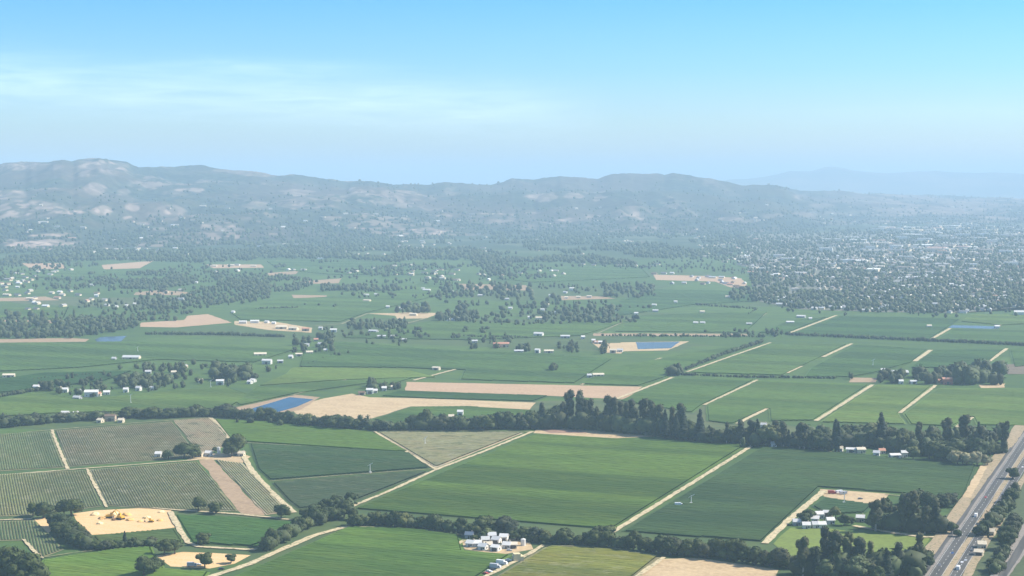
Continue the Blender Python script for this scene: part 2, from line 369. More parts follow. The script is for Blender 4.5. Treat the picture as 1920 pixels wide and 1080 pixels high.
def far_mountains():
    prof = [(1250,345),(1400,334),(1440,328),(1480,319),(1520,321),(1545,314),(1575,312),(1600,317),(1660,321),(1700,320),(1800,322),(1920,326),(2200,320),(2600,335)]
    px = np.arange(1150, 2600, 6.0); A = np.arctan((px-960)/F); n = 40; V = []
    top = (HOR - np.interp(px, [p[0] for p in prof], [p[1] for p in prof])) / F * 29000 + CAM_H
    top = np.maximum(top, -20)
    Rr = np.linspace(26000, 32000, n)[:, None] * np.ones_like(px)[None, :]
    T = np.linspace(0, 1, n)[:, None]
    e = np.sin(np.pi * T) ** 1.0
    X, Y = Rr*np.sin(A), Rr*np.cos(A)
    Z = e * (top[None, :]) * (0.8 + 0.2*fbm(X/1500, Y/1500, 4, 5, True)/0.75) - 10
    w = len(px); i, j = np.meshgrid(np.arange(w-1), np.arange(n-1)); q = (j*w+i).ravel()
    mt, t, b = mat_new('far slopes', 0.95, 0.1)
    t.links.new(mixrgb(t, ramp(t, pos_noise(t, 1/900.0, 1/900.0, 5), .4, .6), (0.04, 0.06, 0.04), (0.14, 0.12, 0.08)), b.inputs['Base Color'])
    o = npmesh('distant_mountains', np.stack([X, Y, Z], -1).reshape(-1, 3), np.stack([q, q+1, q+w+1, q+w], 1), mt, 4, True)
    tag(o, 'faint blue mountains far behind the town on the right', 'mountains', kind='structure')
far_mountains()

# ------------------------------------------------------------------ sheets lying on the floor: bare soil, tracks, yards, water
LAYER = [0.02]
def nextz():
    LAYER[0] += 0.006; return LAYER[0]
def densify(P, step, jit, closed=True):
    out = []; n = len(P)
    for i in range(n if closed else n-1):
        a, b = P[i], P[(i+1) % n]; k = max(1, int((b-a).length / step))
        for j in range(k):
            p = a.lerp(b, j/k)
            if j: p = p + Vector((rng.uniform(-jit, jit), rng.uniform(-jit, jit), 0))
            out.append(p)
    if not closed: out.append(P[-1])
    return out
def sheet(name, pts, mat, label, cat, z=None, jit=1.2, kind='structure', step=22):
    z = nextz() if z is None else z
    P = densify([at(*p) for p in pts], step, jit)
    bm = bmesh.new(); vs = [bm.verts.new((p.x, p.y, z)) for p in P]; f = bm.faces.new(vs)
    if f.normal.z < 0: f.normal_flip()
    bmesh.ops.triangulate(bm, faces=[f], ngon_method='EAR_CLIP')
    me = bpy.data.meshes.new(name); bm.to_mesh(me); bm.free()
    return tag(link_mesh(name, me, mat), label, cat, kind=kind)
def strip(name, pts, width, mat, label, cat, jit=0.6, group=None, world=False, z=None, kind='structure', step=8):
    z = nextz() if z is None else z
    P = densify([Vector(p) for p in pts] if world else [at(*p) for p in pts], step, 0, False)
    v, f = [], []
    for i, p in enumerate(P):
        d = (P[min(i+1, len(P)-1)] - P[max(i-1, 0)]).normalized(); n = Vector((-d.y, d.x, 0))
        a = width/2 + rng.uniform(-jit, jit); b = width/2 + rng.uniform(-jit, jit)
        v += [(p.x+n.x*a, p.y+n.y*a, z), (p.x-n.x*b, p.y-n.y*b, z)]
        if i: k = 2*i; f.append((k-2, k-1, k+1, k))
    return tag(pymesh(name, v, f, mat), label, cat, group, kind)

TAN = soil_mat('pale bare soil', (0.47, 0.36, 0.215), (0.36, 0.26, 0.15)); TAN2 = soil_mat('tan bare soil', (0.34, 0.245, 0.155)); PINK = soil_mat('pinkish bare soil', (0.42, 0.295, 0.19), (0.36, 0.24, 0.15))
TRK = soil_mat('pale track', (0.54, 0.45, 0.28), s=1/12.0, grassy=.45); TRK2 = soil_mat('worn grassy track', (0.29, 0.27, 0.15), s=1/12.0, grassy=.9)
STUB = soil_mat('dry stubble', (0.36, 0.34, 0.22), (0.26, 0.27, 0.16)); YARD = soil_mat('yard dirt', (0.62, 0.44, 0.24), (0.60, 0.38, 0.16), 1/12.0)
WEED = soil_mat('weedy verge', (0.075, 0.10, 0.045), (0.05, 0.075, 0.035))
BARE = [
 ('bare_field', [(762,716),(1205,725),(1172,749),(1030,742),(760,732)], PINK, 'long pinkish bare strip above the tall eucalyptus grove', 'field'),
 ('bare_field', [(547,763),(607,747),(660,738),(693,745),(790,747),(1005,755),(993,768),(873,762),(770,762),(693,786),(590,784),(555,776)], TAN, 'wide tan bare field beside the blue reservoir', 'field'),
 ('bare_field', [(1240,1048),(1310,1046),(1460,1068),(1440,1100),(1150,1100)], TAN, 'sandy bare field at the bottom edge of the view', 'field'),
 ('bare_field', [(455,965),(373,863),(400,861),(497,966)], TAN2, 'narrow brown unplanted strip between two olive vineyards', 'field'),
 ('dirt_yard', [(137,963),(180,957),(260,953),(320,955),(329,989),(250,998),(173,1003),(150,985)], YARD, 'orange dirt yard with digging machines', 'yard'),
 ('dirt_yard', [(290,1042),(343,1035),(400,1037),(470,1041),(440,1057),(393,1066),(320,1062)], YARD, 'bare dirt yard with single oaks at the bottom left', 'yard'),
 ('dirt_yard', [(64,974),(95,967),(108,985),(90,1000),(78,988)], YARD, 'small dirt clearing under the oaks on the left', 'yard'),
 ('dirt_yard', [(1537,917),(1600,921),(1668,926),(1652,944),(1600,943),(1545,931)], TAN, 'tan yard with parked trailers at the vineyard corner', 'yard'),
 ('dirt_yard', [(860,1016),(990,1008),(1000,1030),(940,1040),(872,1030)], TAN, 'pale yard around the white farm buildings', 'yard'),
 ('gravel_yard', [(1005,805),(1022,798),(1090,803),(1150,810),(1230,818),(1150,822),(1060,816),(1000,812)], TAN, 'bare yard along the foot of the eucalyptus grove', 'yard'),
 ('bare_strip', [(1013,806),(1025,802),(1090,807),(1105,812),(1030,812)], soil_mat('red soil', (0.30, 0.19, 0.14)), 'thin red soil strip below the eucalyptus grove', 'field'),
 ('dirt_yard', [(350,862),(372,850),(450,850),(470,856),(455,868),(400,862)], TAN, 'bare farmyard at the end of the brown strip', 'yard'),
 ('bare_field', [(437,765),(553,740),(600,745),(565,768),(500,781),(455,773)], TAN2, 'pale bank round the blue reservoir', 'bank'),
 ('bare_field', [(1165,642),(1292,640),(1252,657),(1160,659),(1148,650)], TAN, 'pale bank round the far pond', 'bank'),
 ('dirt_yard', [(1110,643),(1185,643),(1165,663),(1135,662)], TAN, 'pale yard left of the far pond', 'yard'),
 ('bare_field', [(265,605),(345,600),(352,592),(390,589),(435,605),(330,614),(262,613)], PINK, 'pinkish bare field cut into the left woodland', 'field'),
 ('dirt_yard', [(440,602),(520,604),(586,615),(584,624),(505,619),(440,609)], TAN, 'pale yard around the long pale sheds', 'yard'),
 ('bare_field', [(-60,637),(130,634),(168,636),(160,641),(-60,643)], TAN2, 'thin tan strip at the left edge beside the woodland', 'field'),
 ('bare_field', [(-60,599),(123,601),(121,606),(-60,606)], TAN2, 'short tan strip at the left edge behind the woodland', 'field'),
 ('bare_field', [(255,548),(300,544),(368,549),(360,554),(250,553)], TAN2, 'pale strip in the wooded fields on the left', 'field'),
 ('bare_field', [(-60,560),(35,558),(85,556),(112,563),(-60,566)], TAN2, 'pale patch at the far left among houses', 'field'),
 ('bare_field', [(40,493),(120,494),(125,503),(60,506)], PINK, 'pink bare patch far off on the left', 'field'),
 ('bare_field', [(190,497),(288,489),(262,503),(195,505)], PINK, 'pink wedge shaped patch far off on the left', 'field'),
 ('bare_field', [(385,496),(490,496),(495,502),(400,503)], PINK, 'pink patch with sheds far off left of centre', 'field'),
 ('bare_field', [(547,553),(613,554),(612,558),(550,559)], TAN2, 'small pale strip below the dark wood block', 'field'),
 ('bare_field', [(687,588),(770,586),(825,587),(800,597),(745,598),(740,592)], TAN, 'pale strip with trees left of centre', 'field'),
 ('bare_field', [(857,532),(985,535),(1000,545),(870,543)], TAN2, 'tan strip behind the central farmhouses', 'field'),
 ('bare_field', [(1047,555),(1130,556),(1155,560),(1050,563)], TAN2, 'tan strip right of the central farmhouses', 'field'),
 ('bare_field', [(1113,625),(1400,626),(1402,630),(1113,630)], TAN2, 'long thin pale strip above the far pond', 'field'),
 ('bare_field', [(1225,515),(1340,518),(1390,522),(1405,540),(1370,539),(1340,528),(1230,525)], PINK, 'tan building site at the left edge of town', 'yard'),
 ('bare_field', [(1343,598),(1388,599),(1386,602),(1343,602)], TAN2, 'tiny pale strip left of the town edge', 'field'),
 ('dirt_yard', [(1595,708),(1648,709),(1642,717),(1592,717)], TAN2, 'pale yard left of the red barn', 'yard'),
 ('dirt_yard', [(1835,722),(1885,719),(1884,727),(1840,728)], TAN, 'pale yard under the tall trees by the red barn', 'yard'),
 ('bare_field', [(560,528),(640,522),(635,531),(570,533)], TAN2, 'pale strip far off left of centre', 'field'),
 ('bare_field', [(500,512),(560,508),(555,514),(505,517)], TAN2, 'pale strip at the wood edge far off', 'field'),
 ('town_ground', [(1405,500),(1412,545),(1425,566),(1500,580),(1640,585),(1800,587),(1900,577),(2100,572),(2100,430),(1700,432),(1400,440)], soil_mat('town ground', (0.17, 0.165, 0.135), (0.09, 0.11, 0.06), 1/40.0), 'grey green ground between the houses of the town', 'ground'),
 ('lawn', [(1450,1020),(1482,990),(1540,989),(1630,1002),(1745,1006),(1725,1040),(1715,1090),(1500,1060)], soil_mat('mown grass', (0.15, 0.20, 0.04), (0.12, 0.16, 0.04)), 'bright green meadow behind the bottom right trees', 'lawn'),
 ('verge', [(1750,1000),(1850,860),(1905,830),(1990,740),(2100,700),(2100,1150),(1690,1150)], WEED, 'weedy verge either side of the highway', 'verge'),
]
for n_, p_, m_, l_, c_ in BARE: sheet(n_, p_, m_, l_, c_)

def water_mat(name, c):
    mt, t, b = mat_new(name, 0.18, 0.22)
    b.inputs['IOR'].default_value = 1.12; a = mixrgb(t, ramp(t, pos_noise(t, 1/14.0, 1/30.0, 4), .35, .65), c, sc3(c, 1.5)); t.links.new(a, b.inputs['Base Color'])
    bp = nd(t, 'ShaderNodeBump'); bp.inputs['Strength'].default_value = 0.25; bp.inputs['Distance'].default_value = 0.3
    t.links.new(pos_noise(t, 0.4, 0.4, 3), bp.inputs['Height']); t.links.new(bp.outputs[0], b.inputs['Normal'])
    return mt
WAT = water_mat('deep blue water', (0.014, 0.045, 0.09)); WAT2 = water_mat('grey blue water', (0.045, 0.065, 0.085))
sheet('reservoir', [(456,771),(543,745),(588,749),(556,763),(499,779)], WAT, 'deep blue reservoir beside the tan bare field', 'reservoir', jit=.4)
sheet('pond', [(1192,642),(1275,641),(1258,653),(1196,655)], WAT2, 'blue pond with pale banks right of centre', 'pond', jit=.5)
sheet('pond', [(178,637),(190,632),(238,630),(226,641),(182,641)], WAT2, 'narrow grey pond under the left woodland', 'pond', jit=.5)
sheet('pond', [(1742,609),(1876,612),(1871,617),(1750,614)], WAT2, 'thin blue pond in the fields below the town', 'pond', jit=.5)

# ------------------------------------------------------------------ vineyards
def clip_rows(poly, du, dv, spacing):
    """scan lines along dv, spaced along du, inside poly (list of Vector)"""
    us = [p.dot(du) for p in poly]; rows = []; u = min(us) + spacing
    while u < max(us) - spacing * .3:
        xs_ = []
        for i in range(len(poly)):
            a, b = poly[i], poly[(i+1) % len(poly)]; ua, ub = a.dot(du), b.dot(du)
            if (ua <= u) != (ub <= u):
                t = (u-ua)/(ub-ua); xs_.append(a.dot(dv)*(1-t) + b.dot(dv)*t)
        xs_.sort()
        for k in range(0, len(xs_)-1, 2):
            if xs_[k+1]-xs_[k] > 9: rows.append((u, xs_[k]+3, xs_[k+1]-3))
        u += spacing
    return rows
def vineyard(pts, col, label, az=None, spacing=3.0, streak=.5, speck=0.0, floor=None, hgt=1.5, fill=.8, miss=0.004):
    az = GAZ if az is None else az
    du = Vector((math.sin(az), math.cos(az), 0)); dv = Vector((math.cos(az), -math.sin(az), 0))
    P = [at(*p) for p in pts]; z = nextz(); mats = vine_mats('vines', col, streak, speck, az, floor)
    Q = densify(P, 25, .8); bm = bmesh.new(); vs = [bm.verts.new((p.x, p.y, z)) for p in Q]; f = bm.faces.new(vs)
    if f.normal.z < 0: f.normal_flip()
    bmesh.ops.triangulate(bm, faces=[f], ngon_method='EAR_CLIP')
    bm.verts.ensure_lookup_table(); v = [tuple(x.co) for x in bm.verts]; fs = [tuple(w.index for w in ff.verts) for ff in bm.faces]; bm.free()
    mi = [1]*len(fs)
    for (u, a, b) in clip_rows(P, du, dv, spacing):
        n = max(1, int((b-a)/9)); prev = None; w = spacing*fill/2
        for k in range(n+1):
            c = du*u + dv*(a+(b-a)*k/n); h = hgt*rng.uniform(.93, 1.07); ww = w*rng.uniform(.93, 1.07)
            base = len(v)
            v += [(c.x-du.x*ww*.8, c.y-du.y*ww*.8, .25), (c.x-du.x*ww, c.y-du.y*ww, h*.92), (c.x, c.y, h+.12), (c.x+du.x*ww, c.y+du.y*ww, h*.92), (c.x+du.x*ww*.8, c.y+du.y*ww*.8, .25)]
            if prev is not None and rng.random() > miss:
                for q in range(4): fs.append((prev+q, prev+q+1, base+q+1, base+q)); mi.append(0)
            prev = base
    o = pymesh('vineyard', v, fs, mats, mi=mi)
    return tag(o, label, 'vineyard', kind='stuff')
def gdir(a, b):
    d = at(*b)-at(*a); return math.atan2(d.x, d.y)
OL = (0.135, 0.165, 0.062); BR = (0.180, 0.180, 0.090); GR = (0.080, 0.155, 0.028); DK = (0.048, 0.100, 0.032); YG = (0.13, 0.21, 0.045)
azl = gdir((125,878), (97,808))
NEAR = [
 ([(-60,817),(95,809),(121,877),(-60,887)], (0.110,0.160,0.058), 'green olive vineyard block at the left edge above the pale track', azl, .4, .35),
 ([(104,808),(322,791),(374,857),(130,876)], BR, 'brownish grey vineyard block left of the farm oaks', azl, .4, .55),
 ([(326,789),(393,784),(426,820),(424,836),(396,848),(372,850)], (0.34,0.31,0.19), 'dry pale block above the small farmyard', azl, .5, .8),
 ([(-60,893),(159,882),(191,950),(70,966),(-60,971)], OL, 'olive vineyard block at the left edge below the pale track', azl, .4, .35),
 ([(168,881),(369,866),(446,959),(330,957),(202,949)], (0.150,0.168,0.074), 'olive brown vineyard block above the digging yard', azl, .4, .45),
 ([(404,862),(455,869),(526,946),(527,962),(499,966)], (0.26,0.27,0.14), 'pale olive block right of the brown strip', azl, .4, .5),
 ([(402,788),(470,790),(600,800),(703,812),(768,848),(600,838),(465,829),(432,826)], GR, 'bright green wedge shaped vineyard under the top tree row', GAZ, .9, 0),
 ([(467,833),(600,840),(770,850),(806,878),(505,901),(482,880)], DK, 'dark green vineyard between two pale lines left of centre', GAZ, .6, .08),
 ([(509,906),(812,883),(655,945),(560,955),(540,940)], (0.065,0.105,0.045), 'dark vineyard corner above the creek oaks', GAZ, .5, .12),
 ([(708,812),(983,812),(818,878)], (0.27,0.28,0.15), 'dry pale triangular block between two tracks', GAZ, .5, .55),
 ([(1000,816),(1400,836),(1150,994),(665,954)], GR, 'large striped green vineyard in the centre', GAZ, 1.3, 0),
 ([(1427,839),(1600,852),(1832,876),(1812,930),(1790,958),(1690,925),(1540,914),(1433,1016),(1165,997)], DK, 'large dark green vineyard right of the diagonal track', GAZ, .8, 0),
 ([(1520,950),(1545,934),(1640,948),(1625,962),(1550,966)], (0.05,0.11,0.04), 'small green block behind the white roofed houses', GAZ, .4, 0),
 ([(648,990),(760,992),(863,1005),(870,1034),(960,1042),(890,1090),(420,1090)], (0.085,0.172,0.030), 'green vineyard at the bottom centre left of the white farm', GAZ, 1.0, 0),
 ([(1024,1026),(1140,1031),(1238,1046),(1170,1100),(900,1100)], (0.165,0.195,0.038), 'yellowish green vineyard at the bottom right of the farm track', GAZ, .8, .25),
 ([(327,967),(450,972),(572,982),(545,1003),(478,1025),(358,1019)], (0.055,0.135,0.03), 'green vineyard right of the digging yard', GAZ, .5, 0),
 ([(172,1006),(328,992),(345,1018),(290,1024),(190,1026)], (0.08,0.135,0.035), 'small green block below the digging yard', GAZ, .4, 0),
 ([(-60,980),(64,976),(120,1031),(82,1046),(46,1014),(-60,1016)], (0.07,0.115,0.045), 'dark green block at the left edge beside the oaks', azl, .5, .15),
 ([(78,1052),(213,1031),(285,1026),(292,1042),(312,1070),(395,1074),(380,1095),(60,1095)], (0.125,0.225,0.035), 'bright green field at the bottom left', GAZ, .5, 0),
]
for p_, c_, l_, a_, s_, k_ in NEAR:
    vineyard(p_, c_, l_, az=a_+(math.pi/2 if a_ == azl else 0), spacing=2.3 if a_ == azl else 3.0, streak=s_, speck=k_, floor=(0.38, 0.34, 0.22) if c_[0] > .2 else (0.195, 0.21, 0.11) if a_ == azl else (0.16, 0.17, 0.09) if k_ > .2 else sc3(c_, .95), hgt=.85 if a_ == azl else 1.5, fill=.58 if a_ == azl else .62 if k_ > .3 else .84, miss=0)
MID = [
 ([(-60,645),(250,641),(560,655),(480,680),(300,675),(150,690),(-60,700)], .95, 'broad green vineyard on the left beyond the farmsteads'),
 ([(-60,760),(60,736),(150,750),(300,736),(420,725),(470,742),(430,766),(250,772),(100,776),(-60,786)], 1.1, 'light green field between the left farmsteads and the top tree row'),
 ([(-60,720),(80,700),(250,696),(200,714),(80,730),(-60,742)], .7, 'dark green field behind the left farmsteads'),
 ([(547,690),(753,692),(820,708),(650,713),(480,725),(535,702)], 1.17, 'yellow green band above the small white farm'),
 ([(480,726),(650,714),(780,709),(735,722),(690,720),(560,738),(450,762),(440,755)], 1.0, 'green field above the blue reservoir'),
 ([(713,743),(745,734),(1030,743),(1003,753),(790,747)], .75, 'thin green strip between two bare strips'),
 ([(772,764),(873,763),(1000,771),(1000,795),(740,797),(700,787)], .95, 'green field behind the top tree row'),
 ([(570,655),(640,642),(880,660),(980,662),(1150,674),(1080,719),(862,712),(870,694),(750,690),(560,688)], .9, 'wide green vineyard in the middle of the valley'),
 ([(1085,720),(1150,690),(1240,673),(1290,662),(1420,646),(1288,692),(1255,706),(1200,724)], .95, 'green vineyard left of the dark hedgerow'),
 ([(430,586),(520,562),(640,556),(850,522),(850,548),(740,575),(690,587),(640,604),(450,600)], 1.0, 'pale green field right of the left woodland'),
 ([(800,603),(960,606),(1180,602),(1112,624),(1090,630),(880,638),(640,634),(730,617)], 1.0, 'green field in front of the central farmhouses'),
 ([(1225,543),(1400,546),(1420,565),(1300,572),(1180,590),(1100,600),(1150,570)], .85, 'green field below the tan building site'),
 ([(1150,622),(1200,592),(1420,584),(1440,586),(1400,624)], .95, 'green block left of the town above the pale strip'),
 ([(1420,624),(1480,602),(1555,594),(1475,626)], .85, 'small dark block under the town edge'),
 ([(1482,627),(1572,594),(1740,596),(1800,600),(1742,638)], .8, 'dark green vineyard just below the town'),
 ([(1750,640),(1786,618),(1960,622),(1960,646)], .9, 'green block at the right edge below the thin pond'),
 ([(1800,603),(1820,590),(1960,590),(1960,606),(1880,610)], 1.1, 'light green field beside the white shed at the right edge'),
 ([(1440,645),(1590,646),(1540,671),(1500,690),(1470,704),(1292,699)], 1.0, 'green vineyard right of the dark hedgerow'),
 ([(1602,647),(1740,656),(1712,680),(1640,700),(1600,707),(1508,707),(1520,690)], .85, 'dark vineyard between two short pale tracks'),
 ([(1750,657),(1884,656),(1855,680),(1780,690),(1705,690),(1720,678)], .8, 'dark vineyard behind the tall trees of the red barn'),
 ([(1262,711),(1416,713),(1316,762),(1300,775),(1160,752)], .95, 'green vineyard above the eucalyptus grove'),
 ([(1424,714),(1630,723),(1528,789),(1442,790),(1440,767),(1376,796),(1325,790),(1323,762)], 1.0, 'green vineyard between two long pale tracks'),
 ([(1641,723),(1748,725),(1686,777),(1700,796),(1537,792)], 1.15, 'lighter green vineyard below the red barn'),
 ([(1758,729),(1960,730),(1960,800),(1830,797),(1822,782),(1790,800),(1705,796),(1692,777)], 1.1, 'light green vineyard at the right edge below the barn trees'),
 ([(1892,656),(1960,652),(1960,682),(1900,690)], .9, 'green block at the right edge behind the barn trees'),
 ([(-60,580),(130,576),(120,598),(-60,597)], 1.05, 'pale green field at the far left edge'),
 ([(-60,505),(180,508),(330,505),(370,520),(200,528),(60,520),(-60,524)], 1.0, 'green strip below the far pink patches'),
 ([(500,490),(600,487),(850,500),(840,515),(620,515),(520,505)], .95, 'far green strip left of centre'),
 ([(940,505),(1200,500),(1220,520),(1000,530),(930,522)], .95, 'far green strip right of centre'),
]
for p_, k_, l_ in MID:
    c_ = (0.080*(k_**2.2), 0.155*k_**1.3, 0.038*k_)
    d = slant(at(*p_[0])) ; sp_ = 3.0 if d < 2600 else 6.0 if d < 4000 else 14.0
    vineyard(p_, c_, l_, spacing=sp_, streak=.9, floor=sc3(c_, .98), fill=.84, miss=.0)
sheet('bare_field', [(1880,684),(1960,682),(1960,702),(1890,702)], soil_mat('brown fallow', (0.16, 0.13, 0.09)), 'brown fallow block right of the barn trees', 'field')

TRACKS = [
 ([(97,806),(110,840),(127,880)], 4.5, TRK, 'pale track down the left side of the brownish vineyard'),
 ([(-20,893),(70,886),(200,876),(370,863)], 5, TRK, 'long pale track across the left vineyards to the farmyard'),
 ([(163,880),(182,918),(200,952)], 4, TRK, 'short pale track between the two olive vineyards'),
 ([(-10,818),(60,810),(200,798),(330,788),(395,783)], 5, TRK2, 'worn track along the foot of the top left tree row'),
 ([(394,783),(415,800),(428,815),(428,834)], 7, TRK, 'pale track round the dry block'),
 ([(455,852),(470,880),(510,925),(552,962)], 8, TRK, 'wide pale track down to the creek oaks'),
 ([(428,827),(470,831),(600,839),(770,850)], 2.6, TRK2, 'thin worn line under the bright green wedge'),
 ([(506,903),(640,892),(812,880)], 4, TRK2, 'thin worn track across the dark vineyard'),
 ([(703,810),(760,846),(818,881)], 5, TRK, 'left edge track of the dry triangle'),
 ([(700,810),(860,809),(1003,810)], 4.5, TRK2, 'top edge track of the dry triangle'),
 ([(998,810),(900,850),(818,881),(740,917),(656,952)], 6, TRK, 'long diagonal track left of the striped vineyard'),
 ([(1414,834),(1300,905),(1148,999)], 7, TRK, 'long diagonal track between the striped and the dark vineyard'),
 ([(1230,819),(1330,829),(1414,834),(1500,840),(1560,848)], 5, TRK2, 'grey track along the foot of the top right tree row'),
 ([(1545,921),(1520,942),(1480,975),(1434,1020)], 9, TRK, 'wide pale track down from the trailer yard'),
 ([(60,974),(0,976),(-20,977)], 5, TRK, 'short track out of the left oak clearing'),
 ([(286,953),(330,957),(450,965),(580,979)], 6, TRK, 'track from the digging yard along the olive blocks'),
 ([(319,960),(335,990),(352,1018),(372,1026),(480,1032)], 7, TRK, 'bent pale track right of the digging yard'),
 ([(655,987),(590,1005),(520,1035),(470,1058),(390,1084),(340,1100)], 9, TRK, 'pale farm road from the creek down to the bottom edge'),
 ([(645,988),(740,990),(863,1003),(880,1008)], 4, TRK2, 'worn track along the top of the bottom vineyard'),
 ([(1020,1023),(970,1052),(915,1080),(870,1105)], 6, TRK, 'farm track with parked vehicles at the bottom centre'),
 ([(846,1027),(872,1014)], 5, TRK, 'short pale drive left of the white farm'),
 ([(1020,1024),(1140,1027),(1230,1044)], 4, TRK2, 'worn track along the foot of the near tree row'),
 ([(1245,1046),(1190,1085),(1165,1105)], 6, TRK, 'track down the left side of the sandy field'),
 ([(82,1046),(150,1036),(215,1029)], 3, TRK2, 'worn line above the bright green field'),
 ([(44,1012),(60,1030),(80,1048)], 4, TRK, 'short pale track beside the dark bottom left oaks'),
 ([(1600,987),(1660,998),(1728,1008),(1760,1008)], 8, TRK, 'pale drive from the house under the pines to the highway'),
 ([(1660,928),(1710,933),(1750,945)], 4, TRK2, 'worn track from the trailer yard to the trees'),
 ([(1320,760),(1420,713)], 6, TRK, 'pale track above the right end of the eucalyptus grove'),
 ([(1382,795),(1438,767)], 8, TRK, 'short bright track behind the top right tree row'),
 ([(1530,790),(1636,722)], 8, TRK, 'long bright track down from the left yard of the red barn'),
 ([(1687,775),(1755,723)], 7, TRK, 'faint track down from the red barn'),
 ([(1795,802),(1822,783)], 10, TRK, 'very short bright track behind the pale bushes'),
 ([(1543,670),(1597,645)], 9, TRK, 'track below the long dark hedge line'),
 ([(1545,685),(1575,672)], 9, TRK, 'tiny track stub left of the barn fields'),
 ([(1475,700),(1503,687)], 8, TRK, 'tiny track stub above the broken hedge line'),
 ([(1715,678),(1745,657)], 11, TRK, 'short broad track behind the barn yard'),
 ([(1855,678),(1888,654)], 9, TRK, 'short track behind the tall barn trees'),
 ([(1740,640),(1782,616)], 9, TRK, 'track from the long hedge up to the thin pond'),
 ([(1288,698),(1370,669),(1445,643)], 7, TRK, 'long track beside the dark hedgerow'),
 ([(1145,753),(1262,708)], 8, TRK, 'track from the eucalyptus grove to the hedgerow end'),
 ([(1475,627),(1568,592)], 9, TRK, 'track rising to the town edge'),
 ([(1090,722),(1160,697),(1240,672)], 6, TRK, 'faint track across the middle vineyards'),
 ([(775,714),(855,693)], 8, TRK, 'pale track rising from the bare strip'),
 ([(548,742),(600,727),(655,711)], 5, TRK2, 'faint track rising from the reservoir'),
 ([(980,684),(1018,672)], 5, TRK2, 'tiny faint track in the middle vineyard'),
 ([(1250,621),(1264,609)], 8, TRK2, 'tiny track above the long pale strip'),
 ([(1270,621),(1298,596)], 6, TRK2, 'faint track between two small blocks'),
 ([(1120,626),(1195,592)], 6, TRK2, 'faint track up to the lone white shed'),
 ([(1320,570),(1345,555)], 8, TRK2, 'faint track left of the town trees'),
 ([(590,612),(640,608),(690,588)], 8, TRK2, 'faint track joining the long sheds'),
 ([(725,617),(800,597)], 9, TRK2, 'faint track right of the dark wood block'),
 ([(1405,608),(1436,588)], 9, TRK2, 'faint short road below the town corner'),
 ([(1870,614),(1897,597)], 6, TRK2, 'faint track right of the thin pond'),
]
for p_, w_, m_, l_ in TRACKS: strip('dirt_track', p_, w_*.68, m_, l_, 'track')

# ------------------------------------------------------------------ highway
def asphalt():
    mt, t, b = mat_new('asphalt', 0.85, 0.2)
    a = mixrgb(t, ramp(t, pos_noise(t, 1/3.0, 1/60.0, 4, GAZ), .3, .7), (0.070, 0.070, 0.068), (0.105, 0.103, 0.098))
    a = mixrgb(t, mul(t, ramp(t, pos_noise(t, 1/8.0, 1/20.0, 4, GAZ), .55, .7), .4), a, (0.04, 0.04, 0.044))
    t.links.new(a, b.inputs['Base Color']); return mt
ASP = asphalt(); SHO = soil_mat('gravel shoulder', (0.36, 0.28, 0.18), s=1/8.0, grassy=.5); CON = soil_mat('pale concrete shoulder', (0.25, 0.225, 0.20), s=1/10.0)
PAINT = flat_mat('road paint', (0.75, 0.75, 0.72), .7, .2, .3)
def hz(u):                       # u = column at row 1030 of the photograph: ground point; all lines run along UAX
    return at(1680 + u/3.6, 1030)
def hline(u, s): return hz(u) + UAX * s
L0, L1 = -260.0, 4200.0
def hband(name, u0, u1, mat, label, jit=.1, s0=L0, s1=L1, cat='road', z=None):
    a, b = hz(u0), hz(u1); w = (b-a).dot(VAX); c = (a+b)/2
    c = c - UAX * (c.dot(UAX) - hz(390).dot(UAX))
    return strip(name, [tuple(c + UAX*s0), tuple(c + UAX*s1)], w, mat, label, cat, jit, world=True, step=30, z=z)
hband('road_shoulder', 190, 292, SHO, 'broad tan shoulder on the left side of the highway', 1.2, s0=-40)
hband('service_road', 290, 322, ASP, 'narrow dark service road left of the highway', .2)
hband('road_shoulder', 322, 346, CON, 'pale strip between the service road and the highway', .5)
hband('highway', 344, 434, ASP, 'left carriageway of the highway')
hband('road_shoulder', 433, 475, SHO, 'tan median between the two carriageways', .6)
hband('highway', 474, 554, ASP, 'right carriageway of the highway')
hband('road_shoulder', 553, 618, SHO, 'tan shoulder on the right side of the highway', 1.5)
for u_ in (350, 429, 480, 548): hband('edge_line', u_-.8, u_+.8, PAINT, 'thin white edge line on the highway', .01, cat='road marking')
for nm, u_ in (('left', 388), ('right', 511)):
    z = nextz(); v, f = [], []; c0 = hz(u_); c0 = c0 - UAX*(c0.dot(UAX)-hz(390).dot(UAX)); s_ = L0
    while s_ < 2200:
        a, b = c0 + UAX*s_, c0 + UAX*(s_+4); k = len(v)
        v += [(p.x, p.y, z) for p in (a-VAX*.12, a+VAX*.12, b+VAX*.12, b-VAX*.12)]; f.append((k, k+1, k+2, k+3)); s_ += 12
    tag(pymesh('lane_marking', v, f, PAINT), 'dashed white lane line of the %s carriageway' % nm, 'road marking', kind='structure')
strip('frontage_road', [(1840,1130),(1897,1050),(1935,985),(1990,920)], 13, CON, 'pale frontage road at the bottom right corner', 'road', .6)
strip('frontage_road_lane', [(1846,1130),(1901,1050),(1939,985),(1994,920)], 6, ASP, 'dark lane of the frontage road at the bottom right corner', 'road', .2)
strip('dirt_track', [(1812,935),(1845,875)], 7, TAN, 'sandy lay-by strip left of the highway', 'track')
strip('service_road', [(1995,700),(1920,800),(1890,840)], 8, SHO, 'tan slip road at the right edge behind the tree row', 'road', .8)

